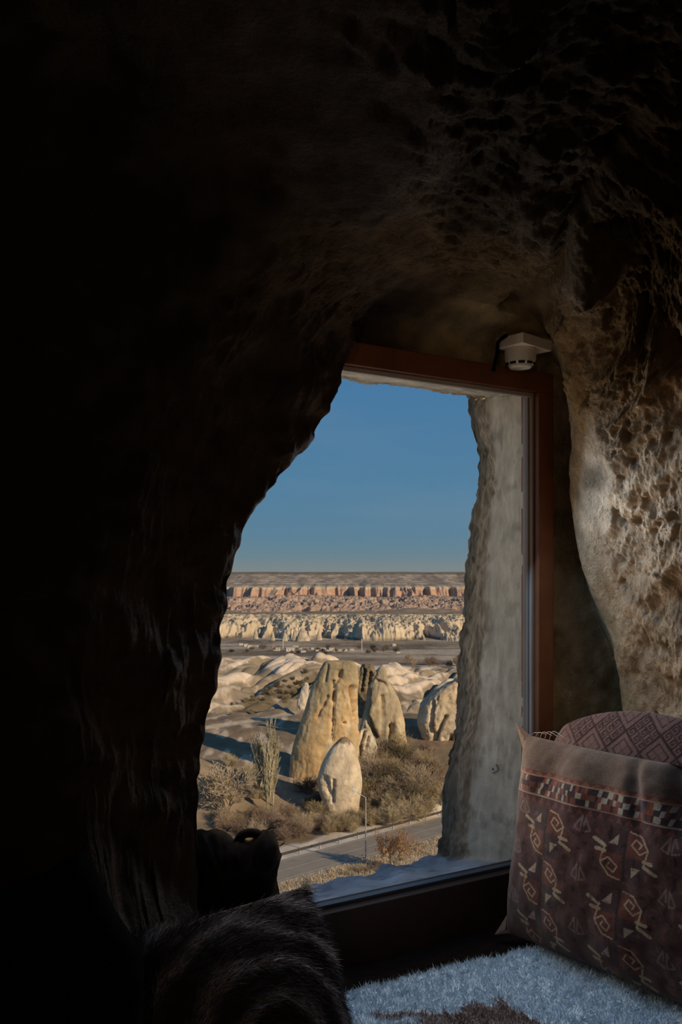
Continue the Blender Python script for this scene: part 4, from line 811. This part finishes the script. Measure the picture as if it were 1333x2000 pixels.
thicket(26, [(430, 1268), (700, 1268), (780, 1272), (780, 1278), (430, 1277)], (7, 15), [('fan', 'twig_purple'), ('shrub', 'twig_dark'), ('shrub', 'conifer')], 'dark tree', 'around the valley village', 'trees around the village', 10, 'village_tree', 'tree')
# straw grass on the near verge and mound
n = 14000; tt = rng.uniform(-22, 30, n); ww = -3.2 - rng.gamma(2., 1.4, n); q = RDc + RDv * tt[:, None] + RDn * ww[:, None]; pz = height(q[:, 0], q[:, 1]); pp = np.column_stack([q, pz])
dd = rng.normal(size=(n, 3)) * .35 + [[0, 0, 1]]; dd /= np.linalg.norm(dd, axis=1)[:, None]
o = fibres('verge_grass', pp, dd, rng.uniform(.15, .5, n), .05, M['straw'], None, np.tile((.5, .4, .25), (n, 1)), .5); o['kind'] = 'stuff'; tag(o, 'dry straw grass along the near road verge', 'grass')

# ------------------------------------------------------------------ the village
hm = {}
def house(px, py, wpx, hpx, lab, kind=0):
    g_ = ground(px, py); s = g_[1] / F; w, h = wpx * s, hpx * s; e = empty('house', g_ + np.array([0, 0, -.4]), rng.uniform(-.3, .5)); tag(e, lab, 'house', 'houses of the village' if lab.startswith('small') else None)
    if 'w' not in hm:
        a = box('wall', (0, 0, .5), XYZ, (.5, .4, .5), M['house']); hm['w'] = a.data; bpy.data.objects.remove(a)
        a = mesh('roof', [(-.55, -.45, .98), (.55, -.45, .98), (.55, .45, .98), (-.55, .45, .98), (-.55, 0, 1.28), (.55, 0, 1.28)], [(0, 1, 5, 4), (3, 4, 5, 2), (0, 4, 3), (1, 2, 5), (0, 3, 2, 1)], M['roof'], None, False); hm['r'] = a.data; bpy.data.objects.remove(a)
        a = box('window', (0, 0, 0), XYZ, (.07, .015, .12), M['glazing']); hm['v'] = a.data; bpy.data.objects.remove(a)
    for k, nm, loc in (('w', 'wall', (0, 0, 0)), ('r', 'roof', (0, 0, 0)), ('v', 'window', (-.22, -.4, .55)), ('v', 'window', (.2, -.4, .55))):
        c = bpy.data.objects.new(nm, hm[k]); C.objects.link(c); c.parent = wl if k == 'v' else e; c.location = loc
        if k == 'w': wl = c
    e.scale = (w, w * .8, h); return e
hs = [(471, 1260), (480, 1263), (488, 1265), (500, 1263), (512, 1266), (538, 1266), (570, 1268), (578, 1265), (586, 1268), (598, 1270), (612, 1268), (620, 1272), (632, 1268), (640, 1272), (648, 1270), (655, 1273), (664, 1272), (672, 1271), (688, 1270), (778, 1276), (770, 1262), (592, 1274)]
rank([(x, y, house(x, y, rng.uniform(7, 11), rng.uniform(3, 5), 'small house')) for x, y in hs], 'small pale house', 'of the valley village')
house(541, 1271, 13, 6, 'pale flat house in the village beside the left thin mast'); house(566, 1272, 16, 7, 'largest cream house in the middle of the village')
house(893, 1298, 22, 8, 'pale roofed house beside the right window jamb')
for x, y, h, lab in ((553, 1268, 20, 'thin pale mast in the village above the left pale hill'), (707, 1276, 28, 'thin pale mast right of the village near dark conifers')):
    g_ = ground(x, y); s = g_[1] / F; o = path_tube('mast', [g_, g_ + np.array([0, 0, h * s * .5]), g_ + np.array([0, 0, h * s])], .45, M['house'], n=6, sides=6); tag(o, lab, 'mast')
